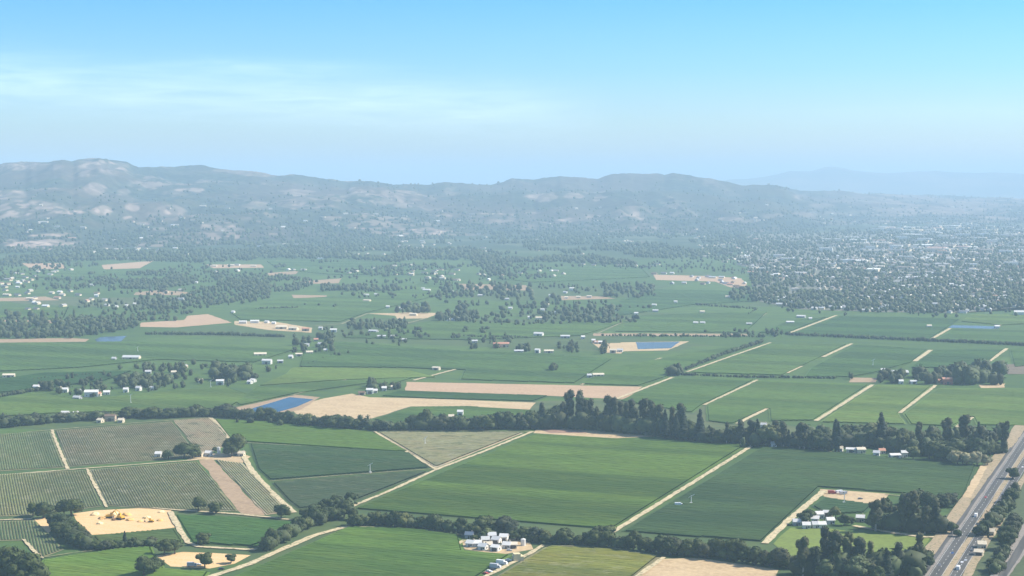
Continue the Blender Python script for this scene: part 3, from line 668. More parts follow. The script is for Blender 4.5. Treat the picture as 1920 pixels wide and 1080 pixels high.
# ------------------------------------------------------------------ trees
def ico(sub):
    bm = bmesh.new(); bmesh.ops.create_icosphere(bm, subdivisions=sub, radius=1.0)
    bm.verts.ensure_lookup_table()
    V = np.array([v.co[:] for v in bm.verts]); T = np.array([[v.index for v in f.verts] for f in bm.faces]); bm.free(); return V, T
IC1, IC2, IC3 = ico(1), ico(2), ico(3)
def crown_data(lobes, seed, tuft=0.9, ntuft=900, rough=.28):
    g = np.random.default_rng(seed); V, T = [], []; off = 0
    for (c, r) in lobes:
        v, t = IC2; c = np.array(c); r = np.array(r); ph = g.uniform(0, 50, 3)
        nn = np.array([mnoise.noise(Vector(p * 2.1 + ph)) + .5 * mnoise.noise(Vector(p * 5.3 + ph)) for p in v])
        V.append(c + v * r * .9 * (1 + rough * nn[:, None])); T.append(t + off); off += len(v)
    tv = []
    vol = np.array([np.prod(r) ** (2/3) for c, r in lobes]); vol = vol / vol.sum()
    for k in g.choice(len(lobes), ntuft, p=vol):          # small leafy faces standing off the lobes
        c, r = lobes[k]; d = g.normal(size=3); d /= np.linalg.norm(d)
        if d[2] < -.5: d[2] *= -1
        p = np.array(c) + d * np.array(r) * g.uniform(.82, 1.14); s = tuft * g.uniform(.5, 1.15)
        a = g.normal(size=3); a -= d * a.dot(d) * .6; a /= np.linalg.norm(a); b = np.cross(d, a) + g.normal(size=3) * .3
        tv.append([p + a * s, p - a * s * .5 + b * s * .8, p - a * s * .5 - b * s * .8])
    tv = np.array(tv).reshape(-1, 3); V.append(tv); T.append(np.arange(len(tv)).reshape(-1, 3) + off)
    return np.concatenate(V), np.concatenate(T)
def lobes_for(kind, s):
    g = random.Random(s); L = []
    if kind == 'oak':
        for k in range(13):
            a = g.uniform(0, 6.28); rr = g.uniform(1.5, 5.6); z = g.uniform(6.0, 12.5) - rr * .35; r = g.uniform(2.3, 3.9)
            L.append(((rr*math.cos(a), rr*math.sin(a), z), (r, r, r*.8)))
        L.append(((0, 0, 8.5), (4.8, 4.8, 4.4)))
    elif kind == 'eucalyptus':
        for k in range(15):
            z = g.uniform(9, 29); w = 4.6 * (1 - abs(z - 18) / 26); a = g.uniform(0, 6.28); rr = g.uniform(.4, w); r = g.uniform(1.7, 3.4)
            L.append(((rr*math.cos(a), rr*math.sin(a), z), (r, r, r*1.35)))
        L.append(((0, 0, 17), (2.8, 2.8, 9)))
    elif kind == 'conifer':
        for k in range(11):
            z = 3 + k * 1.75; w = 3.9 * (1 - k / 11.5); L.append(((g.uniform(-.4, .4), g.uniform(-.4, .4), z), (w+.3, w+.3, 1.9)))
    elif kind == 'cypress':
        for k in range(7): L.append(((g.uniform(-.4, .4), g.uniform(-.4, .4), 3 + k*2.3), (2.0 - abs(k-2)*.26, 2.0 - abs(k-2)*.26, 2.3)))
    elif kind == 'bush':
        for k in range(7):
            a = g.uniform(0, 6.28); rr = g.uniform(.5, 2.3); r = g.uniform(1.1, 1.9)
            L.append(((rr*math.cos(a), rr*math.sin(a), g.uniform(2.2, 4.6)), (r, r, r)))
    return L
PH = {'oak': 15.5, 'eucalyptus': 31.0, 'conifer': 22.0, 'cypress': 19.0, 'bush': 6.0}
def trunk_mb(kind, s):
    g = random.Random(s); m = MB()
    if kind == 'eucalyptus':
        m.tube((0, 0, -.3), (.3, .2, 9), .75, .55); m.tube((.3, .2, 9), (-.4, .3, 24), .55, .2)
        for k in range(5):
            a = g.uniform(0, 6.28); z = g.uniform(7, 20); m.tube((0, 0, z), (3.4*math.cos(a), 3.4*math.sin(a), z+5), .3, .12, 6)
    elif kind in ('conifer', 'cypress'):
        m.tube((0, 0, -.3), (0, 0, 15), .45, .12)
        for k in range(4): a = g.uniform(0, 6.28); m.tube((0, 0, 3+k*2), (1.5*math.cos(a), 1.5*math.sin(a), 3.3+k*2), .1, .05, 5)
    else:
        q = PH[kind] / 15.5
        m.tube((0, 0, -.3), (.2*q, 0, 4.0*q), .65*q, .48*q)
        for k in range(5):
            a = k * 1.257 + g.uniform(-.3, .3); m.tube((.2*q, 0, (3.4+k*.2)*q), (4.0*q*math.cos(a), 4.0*q*math.sin(a), 9.0*q), .32*q, .12*q, 6)
    return m
TM = {}
def proto_tree(kind, leaf, s):
    key = (kind, leaf, s)
    if key not in TM:
        geo = ('crown', kind, s)
        if geo not in TM:
            tu = {'oak': .95, 'eucalyptus': 1.0, 'conifer': .7, 'cypress': .5, 'bush': .5}[kind]
            TM[geo] = crown_data(lobes_for(kind, s * 7 + 1), s, tu, {'oak': 1000, 'eucalyptus': 1100, 'conifer': 800, 'cypress': 450, 'bush': 350}[kind])
        V, T = TM[geo]
        c = npmesh('crown', V, T, M[leaf]); t = trunk_mb(kind, s).build('trunk', M['pale_bark' if kind == 'eucalyptus' else 'bark'])
        TM[key] = [c.data, t.data]; bpy.data.objects.remove(c); bpy.data.objects.remove(t)
    return TM[key]
ONES = 'zeroth first second third fourth fifth sixth seventh eighth ninth tenth eleventh twelfth thirteenth fourteenth fifteenth sixteenth seventeenth eighteenth nineteenth'.split()
def ordn(n):
    if n < 20: return ONES[n]
    t = {2: 'twent', 3: 'thirt', 4: 'fort', 5: 'fift', 6: 'sixt'}[n // 10]
    return t + 'ieth' if n % 10 == 0 else t + 'y-' + ONES[n % 10]
NAMES = {'oak': 'oak_tree', 'eucalyptus': 'eucalyptus_tree', 'conifer': 'conifer_tree', 'cypress': 'cypress_tree', 'bush': 'bush'}
TCOUNT = [0]
def tree(kind, leaf, px, py, hpx, label, group, wide=1.0):
    p = at(px, py); s = hpx * mpp(px, py) / PH[kind]
    cr, tr = proto_tree(kind, leaf, rng.randint(1, 4))
    o = empty(NAMES[kind], p, rng.uniform(0, 6.28)); o.scale = (s * wide, s * wide, s)
    tag(o, label, 'bush' if kind == 'bush' else 'tree', group)
    for n_, me in (('crown', cr), ('trunk', tr)):
        c = bpy.data.objects.new(n_, me); COL.objects.link(c); c.parent = o
    TCOUNT[0] += 1; return o
def along(pts, t):
    L = [math.dist(pts[i], pts[i+1]) for i in range(len(pts)-1)]; d = t * sum(L)
    for i, l in enumerate(L):
        if d <= l or i == len(L)-1: k = min(1, d / l); return pts[i][0] + (pts[i+1][0]-pts[i][0])*k, pts[i][1] + (pts[i+1][1]-pts[i][1])*k
        d -= l
LOOK = {('oak', 'oak'): 'dark round tree', ('oak', 'willow'): 'pale green round tree', ('eucalyptus', 'euc'): 'tall ragged eucalyptus', ('eucalyptus', 'willow'): 'tall pale ragged eucalyptus',
        ('conifer', 'conifer'): 'pointed dark conifer', ('cypress', 'conifer'): 'narrow dark cypress', ('bush', 'olive'): 'silvery pale bush', ('bush', 'oak'): 'low dark bush', ('oak', 'euc'): 'dull green tree'}
def grove(spec, phrase, group):
    """spec: list of (kind, leaf, x, base y, height) in photograph pixels; labels count from the left"""
    spec = sorted(spec, key=lambda q: q[2]); n = {}
    tot = {}
    for q in spec: tot[LOOK[q[:2]]] = tot.get(LOOK[q[:2]], 0) + 1
    for q in spec:
        lk = LOOK[q[:2]]; n[lk] = n.get(lk, 0) + 1
        lab = f'{ordn(n[lk])} {lk} from the left {phrase}' if tot[lk] > 1 else f'the only {lk} {phrase}'
        if len(lab.split()) > 16: lab = lab.replace('from the left in the', 'from left in the').replace('tall pale ragged', 'tall pale')
        tree(*q[:5], lab, group, q[5] if len(q) > 5 else rng.uniform(.95, 1.2))
def mixk(w):
    k = rng.random() * sum(x[2] for x in w)
    for a, b, c in w:
        k -= c
        if k <= 0: return a, b
    return w[0][:2]
OAKS = [('oak', 'oak', 6), ('oak', 'euc', 1.5), ('oak', 'willow', 1)]
MIXT = [('eucalyptus', 'euc', 4), ('oak', 'oak', 4), ('conifer', 'conifer', 2), ('oak', 'euc', 1.5), ('oak', 'willow', .6)]
EUCS = [('eucalyptus', 'euc', 7), ('oak', 'oak', 2), ('conifer', 'conifer', .8)]
def row(pts, n, h0, h1, w, dy=2.0, wide=1.1):
    out = []
    for i in range(n):
        x, y = along(pts, (i + rng.uniform(.2, .8)) / n); k = mixk(w); h = h0*.82 + (h1*1.08-h0*.82) * rng.random()
        if k[0] == 'oak' and h > 48: h *= .72
        out.append((*k, x + rng.uniform(-3, 3), y + rng.uniform(-dy, dy), h, wide * rng.uniform(.75, 1.25)))
    return out
grove(row([(-4,803),(60,796),(120,791),(180,787),(240,783),(320,783),(395,780)], 21, 17, 24, OAKS, 2, 1.5), 'in the top left tree row', 'top left tree row')
grove(row([(402,781),(470,787),(540,795),(620,803),(700,807),(760,807)], 22, 18, 27, OAKS, 1.5, 1.2), 'in the tree row just below the reservoir', 'tree row below the reservoir')
grove(row([(770,806),(850,806),(930,805),(1005,804)], 13, 28, 42, OAKS, 1.5, 1.0), 'in the tree row behind the dry triangle', 'tree row behind the dry triangle')
g_ = row([(1012,801),(1080,802),(1150,808),(1230,815),(1300,823)], 17, 48, 62, EUCS, 1, 1.0) + row([(1022,797),(1100,798),(1180,804),(1230,812)], 11, 46, 60, EUCS, 1, 1.1)
g_ += [('conifer', 'conifer', 1247, 822, 54), ('conifer', 'conifer', 1268, 824, 50), ('conifer', 'conifer', 1281, 826, 58), ('conifer', 'conifer', 1312, 829, 62)]
grove(g_, 'in the tall grove behind the striped vineyard', 'tall eucalyptus grove')
grove(row([(1325,831),(1400,832),(1480,838),(1560,847)], 21, 28, 46, MIXT, 2.5, 1.1), 'in the tree row above the dark vineyard', 'tree row above the dark vineyard')
g_ = row([(1572,832),(1640,834),(1720,850),(1790,842),(1885,846)], 14, 42, 60, MIXT, 3, 1.1) + row([(1730,862),(1775,864),(1850,860),(1890,850)], 8, 38, 56, [('oak', 'oak', 4), ('eucalyptus', 'euc', 2)], 2, 1.1)
g_ += [('cypress', 'conifer', 1566, 848, 62), ('cypress', 'conifer', 1572, 848, 58), ('oak', 'willow', 1712, 862, 28)]
g_ += [('bush', 'olive', x, y, h, 1.2) for x, y, h in ((1784,870,22),(1795,872,27),(1805,869,20),(1813,874,26),(1823,870,20),(1832,873,28),(1851,873,20))]
grove(g_, 'among the houses beside the highway', 'trees round the roadside houses')
grove(row([(660,985),(720,984),(790,990),(860,1002),(905,1002),(960,1007),(1000,1016),(1060,1020),(1142,1023)], 28, 24, 38, [('oak', 'oak', 7), ('oak', 'euc', 1.5), ('oak', 'willow', .7)], 3, 1.0), 'in the creek row behind the white farm', 'creek tree row')
grove(row([(1150,1026),(1200,1032),(1270,1040),(1340,1046),(1400,1055),(1460,1064),(1505,1068)], 22, 26, 40, OAKS, 3, 1.0), 'in the near tree row above the sandy field', 'near tree row by the sandy field')
grove(row([(498,1036),(530,1015),(560,998),(600,983),(640,972),(668,972)], 13, 28, 40, OAKS, 3, 1.0) + [('oak', 'oak', 572, 975, 24), ('oak', 'oak', 590, 968, 26), ('oak', 'oak', 612, 960, 28), ('oak', 'oak', 628, 955, 30), ('oak', 'oak', 658, 946, 26)], 'along the creek left of the striped vineyard', 'creek oaks')
g_ = row([(1500,1082),(1560,1090),(1640,1092),(1700,1084),(1730,1078)], 12, 48, 72, MIXT, 8, 1.1)
g_ += [('eucalyptus', 'euc', 1548, 1076, 84), ('eucalyptus', 'euc', 1566, 1080, 80), ('eucalyptus', 'willow', 1590, 1078, 74), ('eucalyptus', 'euc', 1612, 1082, 70), ('eucalyptus', 'willow', 1630, 1076, 58), ('eucalyptus', 'euc', 1508, 1074, 44), ('oak', 'oak', 1722, 1064, 42), ('oak', 'oak', 1732, 1066, 34), ('oak', 'oak', 1655, 1070, 44), ('oak', 'oak', 1528, 1062, 42)]
grove(g_, 'in the bottom right grove below the meadow', 'bottom right grove')
grove(row([(1638,992),(1680,994),(1730,998),(1765,1002)], 11, 44, 66, EUCS, 4, 1.1) + row([(1655,975),(1700,978),(1750,980)], 4, 36, 50, MIXT, 4), 'in the grove behind the meadow', 'grove behind the meadow')
grove([('oak', 'willow', 1567, 972, 24), ('oak', 'oak', 1583, 985, 22), ('oak', 'oak', 1507, 983, 24), ('oak', 'oak', 1518, 978, 26), ('oak', 'oak', 1596, 984, 18)], 'around the white roofed houses', 'garden trees')
grove([('oak', 'oak', 905, 1013, 20), ('oak', 'willow', 914, 1010, 24), ('oak', 'oak', 968, 1013, 22), ('oak', 'oak', 889, 1016, 15), ('oak', 'oak', 953, 1023, 11), ('oak', 'oak', 938, 1026, 9), ('cypress', 'conifer', 977, 1012, 26)], 'between the white farm buildings', 'white farm garden trees')
grove(row([(1700,948),(1745,956),(1792,950)], 8, 22, 32, OAKS, 4, 1.1), 'between the trailer yard and the highway', 'trees left of the highway')
grove(row([(1846,1000),(1870,975),(1890,955),(1905,930)], 7, 24, 34, OAKS, 5, 1.0) + row([(1862,1075),(1880,1050),(1892,1020),(1905,985)], 8, 24, 36, OAKS, 6) + [('oak', 'oak', 1899, 899, 24), ('oak', 'oak', 1784, 1002, 26), ('oak', 'oak', 1794, 1008, 18), ('oak', 'oak', 1840, 1006, 26), ('cypress', 'conifer', 1852, 1010, 28)], 'beside the highway carriageways', 'highway trees')
grove([('oak', 'oak', 62, 969, 28), ('oak', 'oak', 82, 972, 32), ('oak', 'oak', 120, 966, 32), ('oak', 'oak', 134, 968, 38), ('oak', 'oak', 100, 988, 30), ('oak', 'oak', 116, 995, 34), ('oak', 'oak', 132, 1004, 32), ('oak', 'oak', 108, 1006, 30), ('oak', 'oak', 124, 1016, 34), ('oak', 'oak', 143, 1012, 34), ('oak', 'oak', 150, 1026, 30), ('oak', 'oak', 138, 1026, 28), ('oak', 'euc', 158, 1018, 26),
       ('conifer', 'conifer', 234, 1026, 30)] + row([(165,1032),(220,1029),(288,1023)], 9, 15, 20, [('oak', 'oak', 3), ('oak', 'euc', 1)], 1.5, 1.3), 'around the left side of the digging yard', 'oaks left of the digging yard')
for a in [(308,1040,32,'big round oak with its shadow on the bare yard edge'), (328,1039,30,'right one of the twin oaks above the bare bottom left yard'), (270,1082,42,'big oak at the bottom edge left of the bare yard'), (290,1076,36,'oak at the left tip of the bare bottom left yard'),
          (384,1064,30,'lone oak standing inside the bare bottom left yard'), (433,1056,19,'small oak in the right half of the bare bottom left yard'), (382,1021,26,'lone oak on the field beside the bent pale track'), (527,972,30,'lone oak where the brown strip meets the wide track'),
          (372,959,30,'left oak of the pair above the track by the brown strip'), (405,963,25,'right oak of the pair above the track by the brown strip'), (316,862,22,'pale green tree at the left end of the farmyard clump'), (346,860,33,'dark oak in the middle of the farmyard clump'),
          (361,858,30,'dark oak at the right end of the farmyard clump'), (434,856,28,'dark tree right of the farmyard above the pale track'), (446,853,44,'tallest dark tree right of the farmyard'), (403,848,12,'small tree beside the white farmyard tank')]:
    tree('oak', 'willow' if 'pale green' in a[3] else 'oak', a[0], a[1], a[2], a[3], None, 1.15)
grove([('oak', 'oak', 6, 1092, 70), ('oak', 'oak', 30, 1096, 76), ('oak', 'oak', 52, 1104, 72), ('oak', 'oak', 14, 1074, 52), ('oak', 'oak', 36, 1078, 50), ('oak', 'oak', 68, 1108, 50)], 'in the bottom left corner', 'oaks of the bottom left corner')

# trees beyond the first three hundred: one mass
CL = []                                    # (x, y, height m, width factor, dense?)
def clump(px0, px1, py0, py1, n, h0, h1, wf=1.0):
    for _ in range(n):
        px, py = rng.uniform(px0, px1), rng.uniform(py0, py1); p = at(px, py); CL.append((p.x, p.y, rng.uniform(h0, h1) * mpp(px, py), wf))
def hedge_line(pts, n, h0, h1, wf=1.0):
    for i in range(n):
        px, py = along(pts, (i+rng.random())/n); py += rng.uniform(-.5, .5); p = at(px, py); CL.append((p.x, p.y, rng.uniform(h0, h1) * mpp(px, py), wf))
for a in [(84,96,731,734,3,14,20),(225,325,712,730,44,9,16),(270,350,688,700,16,8,14),(150,230,720,734,14,5,9),(398,474,700,719,24,12,24),(395,410,688,700,4,9,14),(325,345,690,712,8,9,14),(60,130,722,734,8,5,8),
          (686,700,724,734,5,12,22),(712,752,724,731,10,8,13),(1032,1046,694,697,5,12,18),(1256,1282,699,707,10,12,19),(1648,1692,706,719,18,11,17),(1712,1762,704,720,18,12,22),(1765,1800,700,712,8,14,20),(1792,1878,704,722,38,14,32),(1592,1598,708,712,2,8,12),
          (548,625,632,662,34,7,13),(745,806,576,590,24,9,15),(820,895,592,604,28,9,15),(860,890,575,595,10,9,14),(1055,1150,580,607,60,7,15),(1010,1060,560,580,14,7,12),(930,1005,555,600,14,7,13),(652,765,604,618,90,6,10),(720,806,620,636,24,5,9),
          (640,680,622,634,6,5,8),(880,965,634,656,20,6,11),(968,1000,650,660,8,7,11),(1045,1092,648,664,16,7,12),(1128,1136,650,664,4,12,18),(1320,1470,622,634,26,5,10),(1200,1320,628,634,10,3,6),(603,745,538,547,120,6,10),(735,780,542,546,10,5,8),
          (830,1000,536,560,90,6,12),(1130,1225,538,560,70,6,12),(1370,1420,545,566,40,7,12),(560,640,570,578,4,4,7),(0,140,595,636,120,8,14),(0,60,790,800,8,10,16),(1480,1500,575,582,8,7,10),(900,960,490,520,60,6,10),(250,430,556,566,30,5,9),(60,260,525,548,80,5,9),
          (1340,1560,822,840,26,16,26),(1590,1890,818,836,34,16,28),(780,1000,795,802,14,14,22),(420,760,788,800,20,9,13),(1530,1760,1068,1085,10,20,30),(1690,1790,938,950,10,14,20)]: clump(*a)
for a in [([(1473,628),(1600,634),(1740,640),(1960,650)], 150, 4, 7, 1.3), ([(1285,694),(1350,668),(1430,642)], 80, 4, 8, 1.2), ([(1275,703),(1400,708),(1567,710)], 80, 3, 5.5, 1.4), ([(273,627),(400,628),(533,632)], 90, 4, 7, 1.3), ([(-10,746),(40,738),(80,731)], 30, 5, 8, 1.2),
          ([(1303,572),(1420,580)], 40, 3, 5, 1.2), ([(1420,580),(1404,590)], 8, 3, 5, 1.2), ([(1130,630),(1240,631),(1430,632)], 70, 2.5, 5, 1.3), ([(480,580),(560,578)], 30, 3, 5, 1.2), ([(870,632),(990,634)], 30, 3, 5, 1.2), ([(200,700),(60,712)], 20, 3, 4, 1.2), ([(640,660),(560,690)], 10, 2, 4, 1.2)]: hedge_line(*a)
for a in [([(-4,803),(60,796),(120,791),(180,787),(240,783),(320,783),(395,780)], 70, 9, 16, 1.5), ([(402,780),(470,786),(540,794),(620,802),(700,806),(765,807)], 70, 10, 18, 1.4), ([(765,806),(850,805),(1005,803)], 40, 14, 26, 1.3),
          ([(1012,803),(1080,804),(1150,810),(1230,817),(1320,828)], 60, 14, 34, 1.1), ([(1320,830),(1400,831),(1480,837),(1560,846)], 44, 10, 24, 1.3), ([(1572,836),(1640,838),(1720,855),(1885,850)], 54, 14, 30, 1.2),
          ([(655,985),(720,985),(790,991),(860,1001),(960,1008),(1000,1017),(1060,1020),(1150,1025)], 70, 9, 20, 1.3), ([(1150,1026),(1200,1032),(1270,1040),(1340,1046),(1400,1055),(1510,1068)], 50, 10, 22, 1.3), ([(498,1034),(530,1014),(560,997),(600,982),(660,955)], 40, 12, 24, 1.3),
          ([(1640,992),(1765,1000)], 26, 16, 36, 1.2), ([(110,990),(130,1010),(160,1028)], 18, 14, 26, 1.3), ([(160,1031),(220,1029),(290,1023)], 30, 8, 14, 1.4), ([(1500,1078),(1620,1086),(1725,1076)], 34, 24, 46, 1.2), ([(0,1085),(70,1105)], 10, 30, 52, 1.2), ([(1855,990),(1885,960),(1905,925)], 24, 10, 22, 1.3), ([(1865,1078),(1885,1040),(1902,990)], 30, 10, 22, 1.3)]: hedge_line(*a)
def inpoly(x, y, P):
    c = False
    for i in range(len(P)):
        x1, y1 = P[i]; x2, y2 = P[i-1]
        if (y1 > y) != (y2 > y) and x < (x2-x1)*(y-y1)/(y2-y1)+x1: c = not c
    return c
def scatter(P, n, h0, h1, thr, seed, power=1.0, ns=(340, 420), store=None):
    """n tries over the floor inside the polygon; a noise threshold leaves clearings"""
    ys_ = [p[1] for p in P]; xs_ = [p[0] for p in P]; y0, y1 = min(ys_), max(ys_); k = 0
    for _ in range(n):
        py = y0 + (y1-y0) * rng.random() ** power; px = rng.uniform(min(xs_), max(xs_))
        if not inpoly(px, py, P): continue
        p = at(px, py); v = fbm(np.array([p.x/ns[0]]), np.array([p.y/ns[1]]), 3, seed)[0]
        if v < thr: continue
        (CL if store is None else store).append((p.x, p.y, rng.uniform(h0, h1), rng.uniform(.85, 1.2)))
WOOD = [[(130,600),(180,580),(250,570),(330,560),(420,532),(500,535),(512,558),(440,575),(385,590),(355,590),(340,602),(262,603),(258,614),(200,626),(150,632),(0,634),(0,612),(80,612)],
        [(380,505),(520,515),(600,530),(560,545),(500,552),(420,540)], [(160,510),(330,512),(380,530),(300,545),(200,540)]]
for k_, P_ in enumerate(WOOD): scatter(P_, 2500 if k_ == 0 else 900, 6, 11.5, .40, 5, 1.0, (150, 220))
BELT = [(-60,502),(200,488),(380,494),(520,486),(640,486),(850,500),(1000,492),(1230,500),(1400,470),(1400,420),(1000,425),(700,440),(300,452),(-60,452)]
scatter(BELT, 13000, 9, 17, .40, 9, 1.0, (260, 700))
scatter([(-60,545),(150,530),(500,505),(850,528),(1230,520),(1230,498),(850,498),(500,486),(-60,500)], 2600, 7, 12, .52, 12, 1.0, (200, 420))
TOWN = [(1300,480),(1405,502),(1412,545),(1425,566),(1500,580),(1640,586),(1800,588),(1900,578),(2000,575),(2000,430),(1700,432),(1400,440),(1320,462)]
scatter([(1200,500),(1300,470),(1410,500),(1410,514),(1230,512)], 200, 6, 11, .4, 78, 1.0, (90,120))
scatter([(1380,560),(1500,574),(1900,574),(1925,596),(1700,596),(1500,590),(1400,572)], 160, 6, 10, .4, 77, 1.0, (60, 60))
scatter(TOWN, 7800, 7, 13, .22, 15, 1.0, (90, 160))
scatter([(1400,470),(2000,450),(2000,395),(1500,402),(1300,415)], 3000, 9, 15, .35, 17, 1.0, (400, 900))
HX, HY, HZ, HPX, HPY, HMASK = HILL
ok_ = np.argwhere((HPY > 340) & (HPX > -60) & (HPX < 1980) & (HMASK < .35) & (HZ > -1.5)); HS = []
for k_ in nr.choice(len(ok_), 32000):
    i_, j_ = ok_[k_]
    if rng.random() > min(.5, .03 + max(0, (HPY[i_, j_] - 355) / 90) ** 2 * .5): continue
    HS.append((HX[i_, j_] + rng.uniform(-8, 8), HY[i_, j_] + rng.uniform(-8, 8), rng.uniform(9, 17), rng.uniform(.9, 1.3), HZ[i_, j_]))
def mass(name, items, label, mat):
    V, T = [], []; off = 0
    for it in items:
        x, y, h, wf = it[:4]; z0 = it[4] - 1 if len(it) > 4 else 0.0
        near = y < 3200
        v, t = IC2 if near and h > 9 else IC1
        w = h * .46 * wf * rng.uniform(.65, 1.35); a = rng.uniform(0, 6.28); c, s = math.cos(a), math.sin(a)
        q = v * (1 + nr.normal(0, .15 if len(v) < 50 else .13, (len(v), 1)))
        if rng.random() < .18: q = q * np.array([.6, .6, 1.25])
        V.append(np.stack([x + (q[:, 0]*c - q[:, 1]*s) * w, y + (q[:, 0]*s + q[:, 1]*c) * w, z0 + h*.52 + q[:, 2]*h*.52], 1)); T.append(t + off); off += len(v)
        if near:
            n = 46; d = nr.normal(size=(n, 3)); d /= np.linalg.norm(d, axis=1)[:, None]
            p = np.stack([x + d[:, 0]*w, y + d[:, 1]*w, h*.55 + d[:, 2]*h*.5], 1); e = nr.normal(size=(n, 3, 3)) * (.09 * h)
            V.append((p[:, None, :] + e).reshape(-1, 3)); T.append(np.arange(n*3).reshape(-1, 3) + off); off += n*3
    return tag(npmesh(name, np.concatenate(V), np.concatenate(T), mat), label, 'trees', kind='stuff')
scatter([(820,532),(1230,532),(1225,606),(950,612),(820,602)], 700, 6, 10, .50, 81, 1.0, (90, 130))
scatter([(-60,520),(520,505),(505,560),(300,600),(-60,610)], 1300, 6, 10, .52, 83, 1.0, (110, 160))
scatter([(60,738),(220,748),(300,732),(480,722),(520,690),(300,680),(140,705)], 260, 5, 9, .46, 85, 1.0, (50, 70))
scatter([(540,672),(640,668),(800,642),(960,640),(960,615),(640,612),(540,630)], 240, 5, 9, .54, 87, 1.0, (70, 90))
scatter([(590,500),(850,500),(850,560),(560,560)], 500, 6, 11, .56, 89, 1.0, (120, 160))
mass('distant_trees', CL + HS, 'dark trees, hedges and woods scattered over the valley floor up to the hills', M['far'])
print('trees', TCOUNT[0], 'mass', len(CL))

# ------------------------------------------------------------------ buildings
def gable(m, x0, x1, y0, y1, z, rh):            # ridge along x: closed gable body on top of walls
    b = len(m.v); ym = (y0+y1)/2
    m.v += [(x0, y0, z), (x1, y0, z), (x1, y1, z), (x0, y1, z), (x0, ym, z+rh), (x1, ym, z+rh)]
    m.f += [(b, b+4, b+3), (b+1, b+2, b+5), (b, b+1, b+5, b+4), (b+2, b+3, b+4, b+5)]
def roof_slabs(m, x0, x1, y0, y1, z, rh, ov=.5, th=.25):
    ym = (y0+y1)/2; k = rh/(ym-y0)
    for s in (-1, 1):
        ye = (y0-ov) if s < 0 else (y1+ov); ze = z - ov*k
        b = len(m.v)
        for dz in (.06, .06+th):
            m.v += [(x0-ov, ye, ze+dz), (x1+ov, ye, ze+dz), (x1+ov, ym, z+rh+dz), (x0-ov, ym, z+rh+dz)]
        fs = [(b, b+3, b+2, b+1), (b+4, b+5, b+6, b+7), (b, b+1, b+5, b+4), (b+1, b+2, b+6, b+5), (b+3, b, b+4, b+7)]
        if s < 0: m.f += fs
        else: m.f += [tuple(reversed(f)) for f in fs]
HP = {}
def hproto(kind, w, d, h, rh, wall, roof, detail):
    key = (kind, round(w), round(d), round(h, 1), round(rh, 1), wall, roof, detail)
    if key in HP: return HP[key]
    P = []
    x0, x1, y0, y1 = -w/2, w/2, -d/2, d/2
    m = MB(); m.box(x0, x1, y0, y1, -.2, h)
    if kind != 'flat': gable(m, x0, x1, y0, y1, h, rh)
    P.append(('wall', m, wall))
    m = MB()
    if kind == 'flat': m.box(x0-.25, x1+.25, y0-.25, y1+.25, h+.003, h+.5)
    else: roof_slabs(m, x0, x1, y0, y1, h, rh)
    P.append(('roof', m, roof))
    if detail:
        if kind == 'barn':
            P.append(('door', MB().box(-1.9, 1.9, y0-.08, y0-.01, 0, min(3.6, h-.4)), 'door'))
            P.append(('door', MB().box(x0-.08, x0-.01, -1.8, 1.8, 0, min(3.6, h-.4)), 'door'))
        elif kind != 'flat':
            P.append(('door', MB().box(-.6, .6, y0-.07, y0-.01, 0, 2.1), 'door'))
            P.append(('chimney', MB().box(w*.22, w*.22+.9, .6, 1.5, h+rh*.4, h+rh+1.0), 'tan_wall'))
        n = max(1, int(w/5))
        for i in range(n):
            cx = x0 + (i+.5)*w/n
            if abs(cx) < 2.4 and n > 1 and kind != 'flat': continue
            if abs(cx) < .8: cx = w*.28
            P.append(('window', MB().box(cx-.7, cx+.7, y0-.06, y0-.01, 1.0, 2.3), 'glass'))
        P.append(('window', MB().box(x1+.01, x1+.06, -.8, .8, 1.0, 2.3), 'glass'))
    out = []
    for nme, mb, mt in P:
        o = mb.build(nme, M[mt]); out.append((nme, o.data)); bpy.data.objects.remove(o)
    HP[key] = out; return out
def house(name, p, rz, kind, w, d, h, rh, wall, roof, detail, label, cat, group=None):
    o = empty(name, p, rz); tag(o, label, cat, group)
    for nme, me in hproto(kind, w, d, h, rh, wall, roof, detail):
        c = bpy.data.objects.new(nme, me); COL.objects.link(c); c.parent = o
    return o
RL = {'white_roof': 'white-roofed', 'pale_roof': 'pale-grey-roofed', 'grey_roof': 'dark-grey-roofed', 'blue_roof': 'slate-blue-roofed', 'brown_roof': 'brown-roofed', 'tile_roof': 'terracotta-roofed', 'cream_roof': 'cream-roofed'}
TY = {'h': ('farmhouse', 'house', 'house'), 'b': ('barn', 'barn', 'barn'), 's': ('shed', 'shed', 'long low shed'), 'f': ('flat_roofed_building', 'building', 'flat building')}
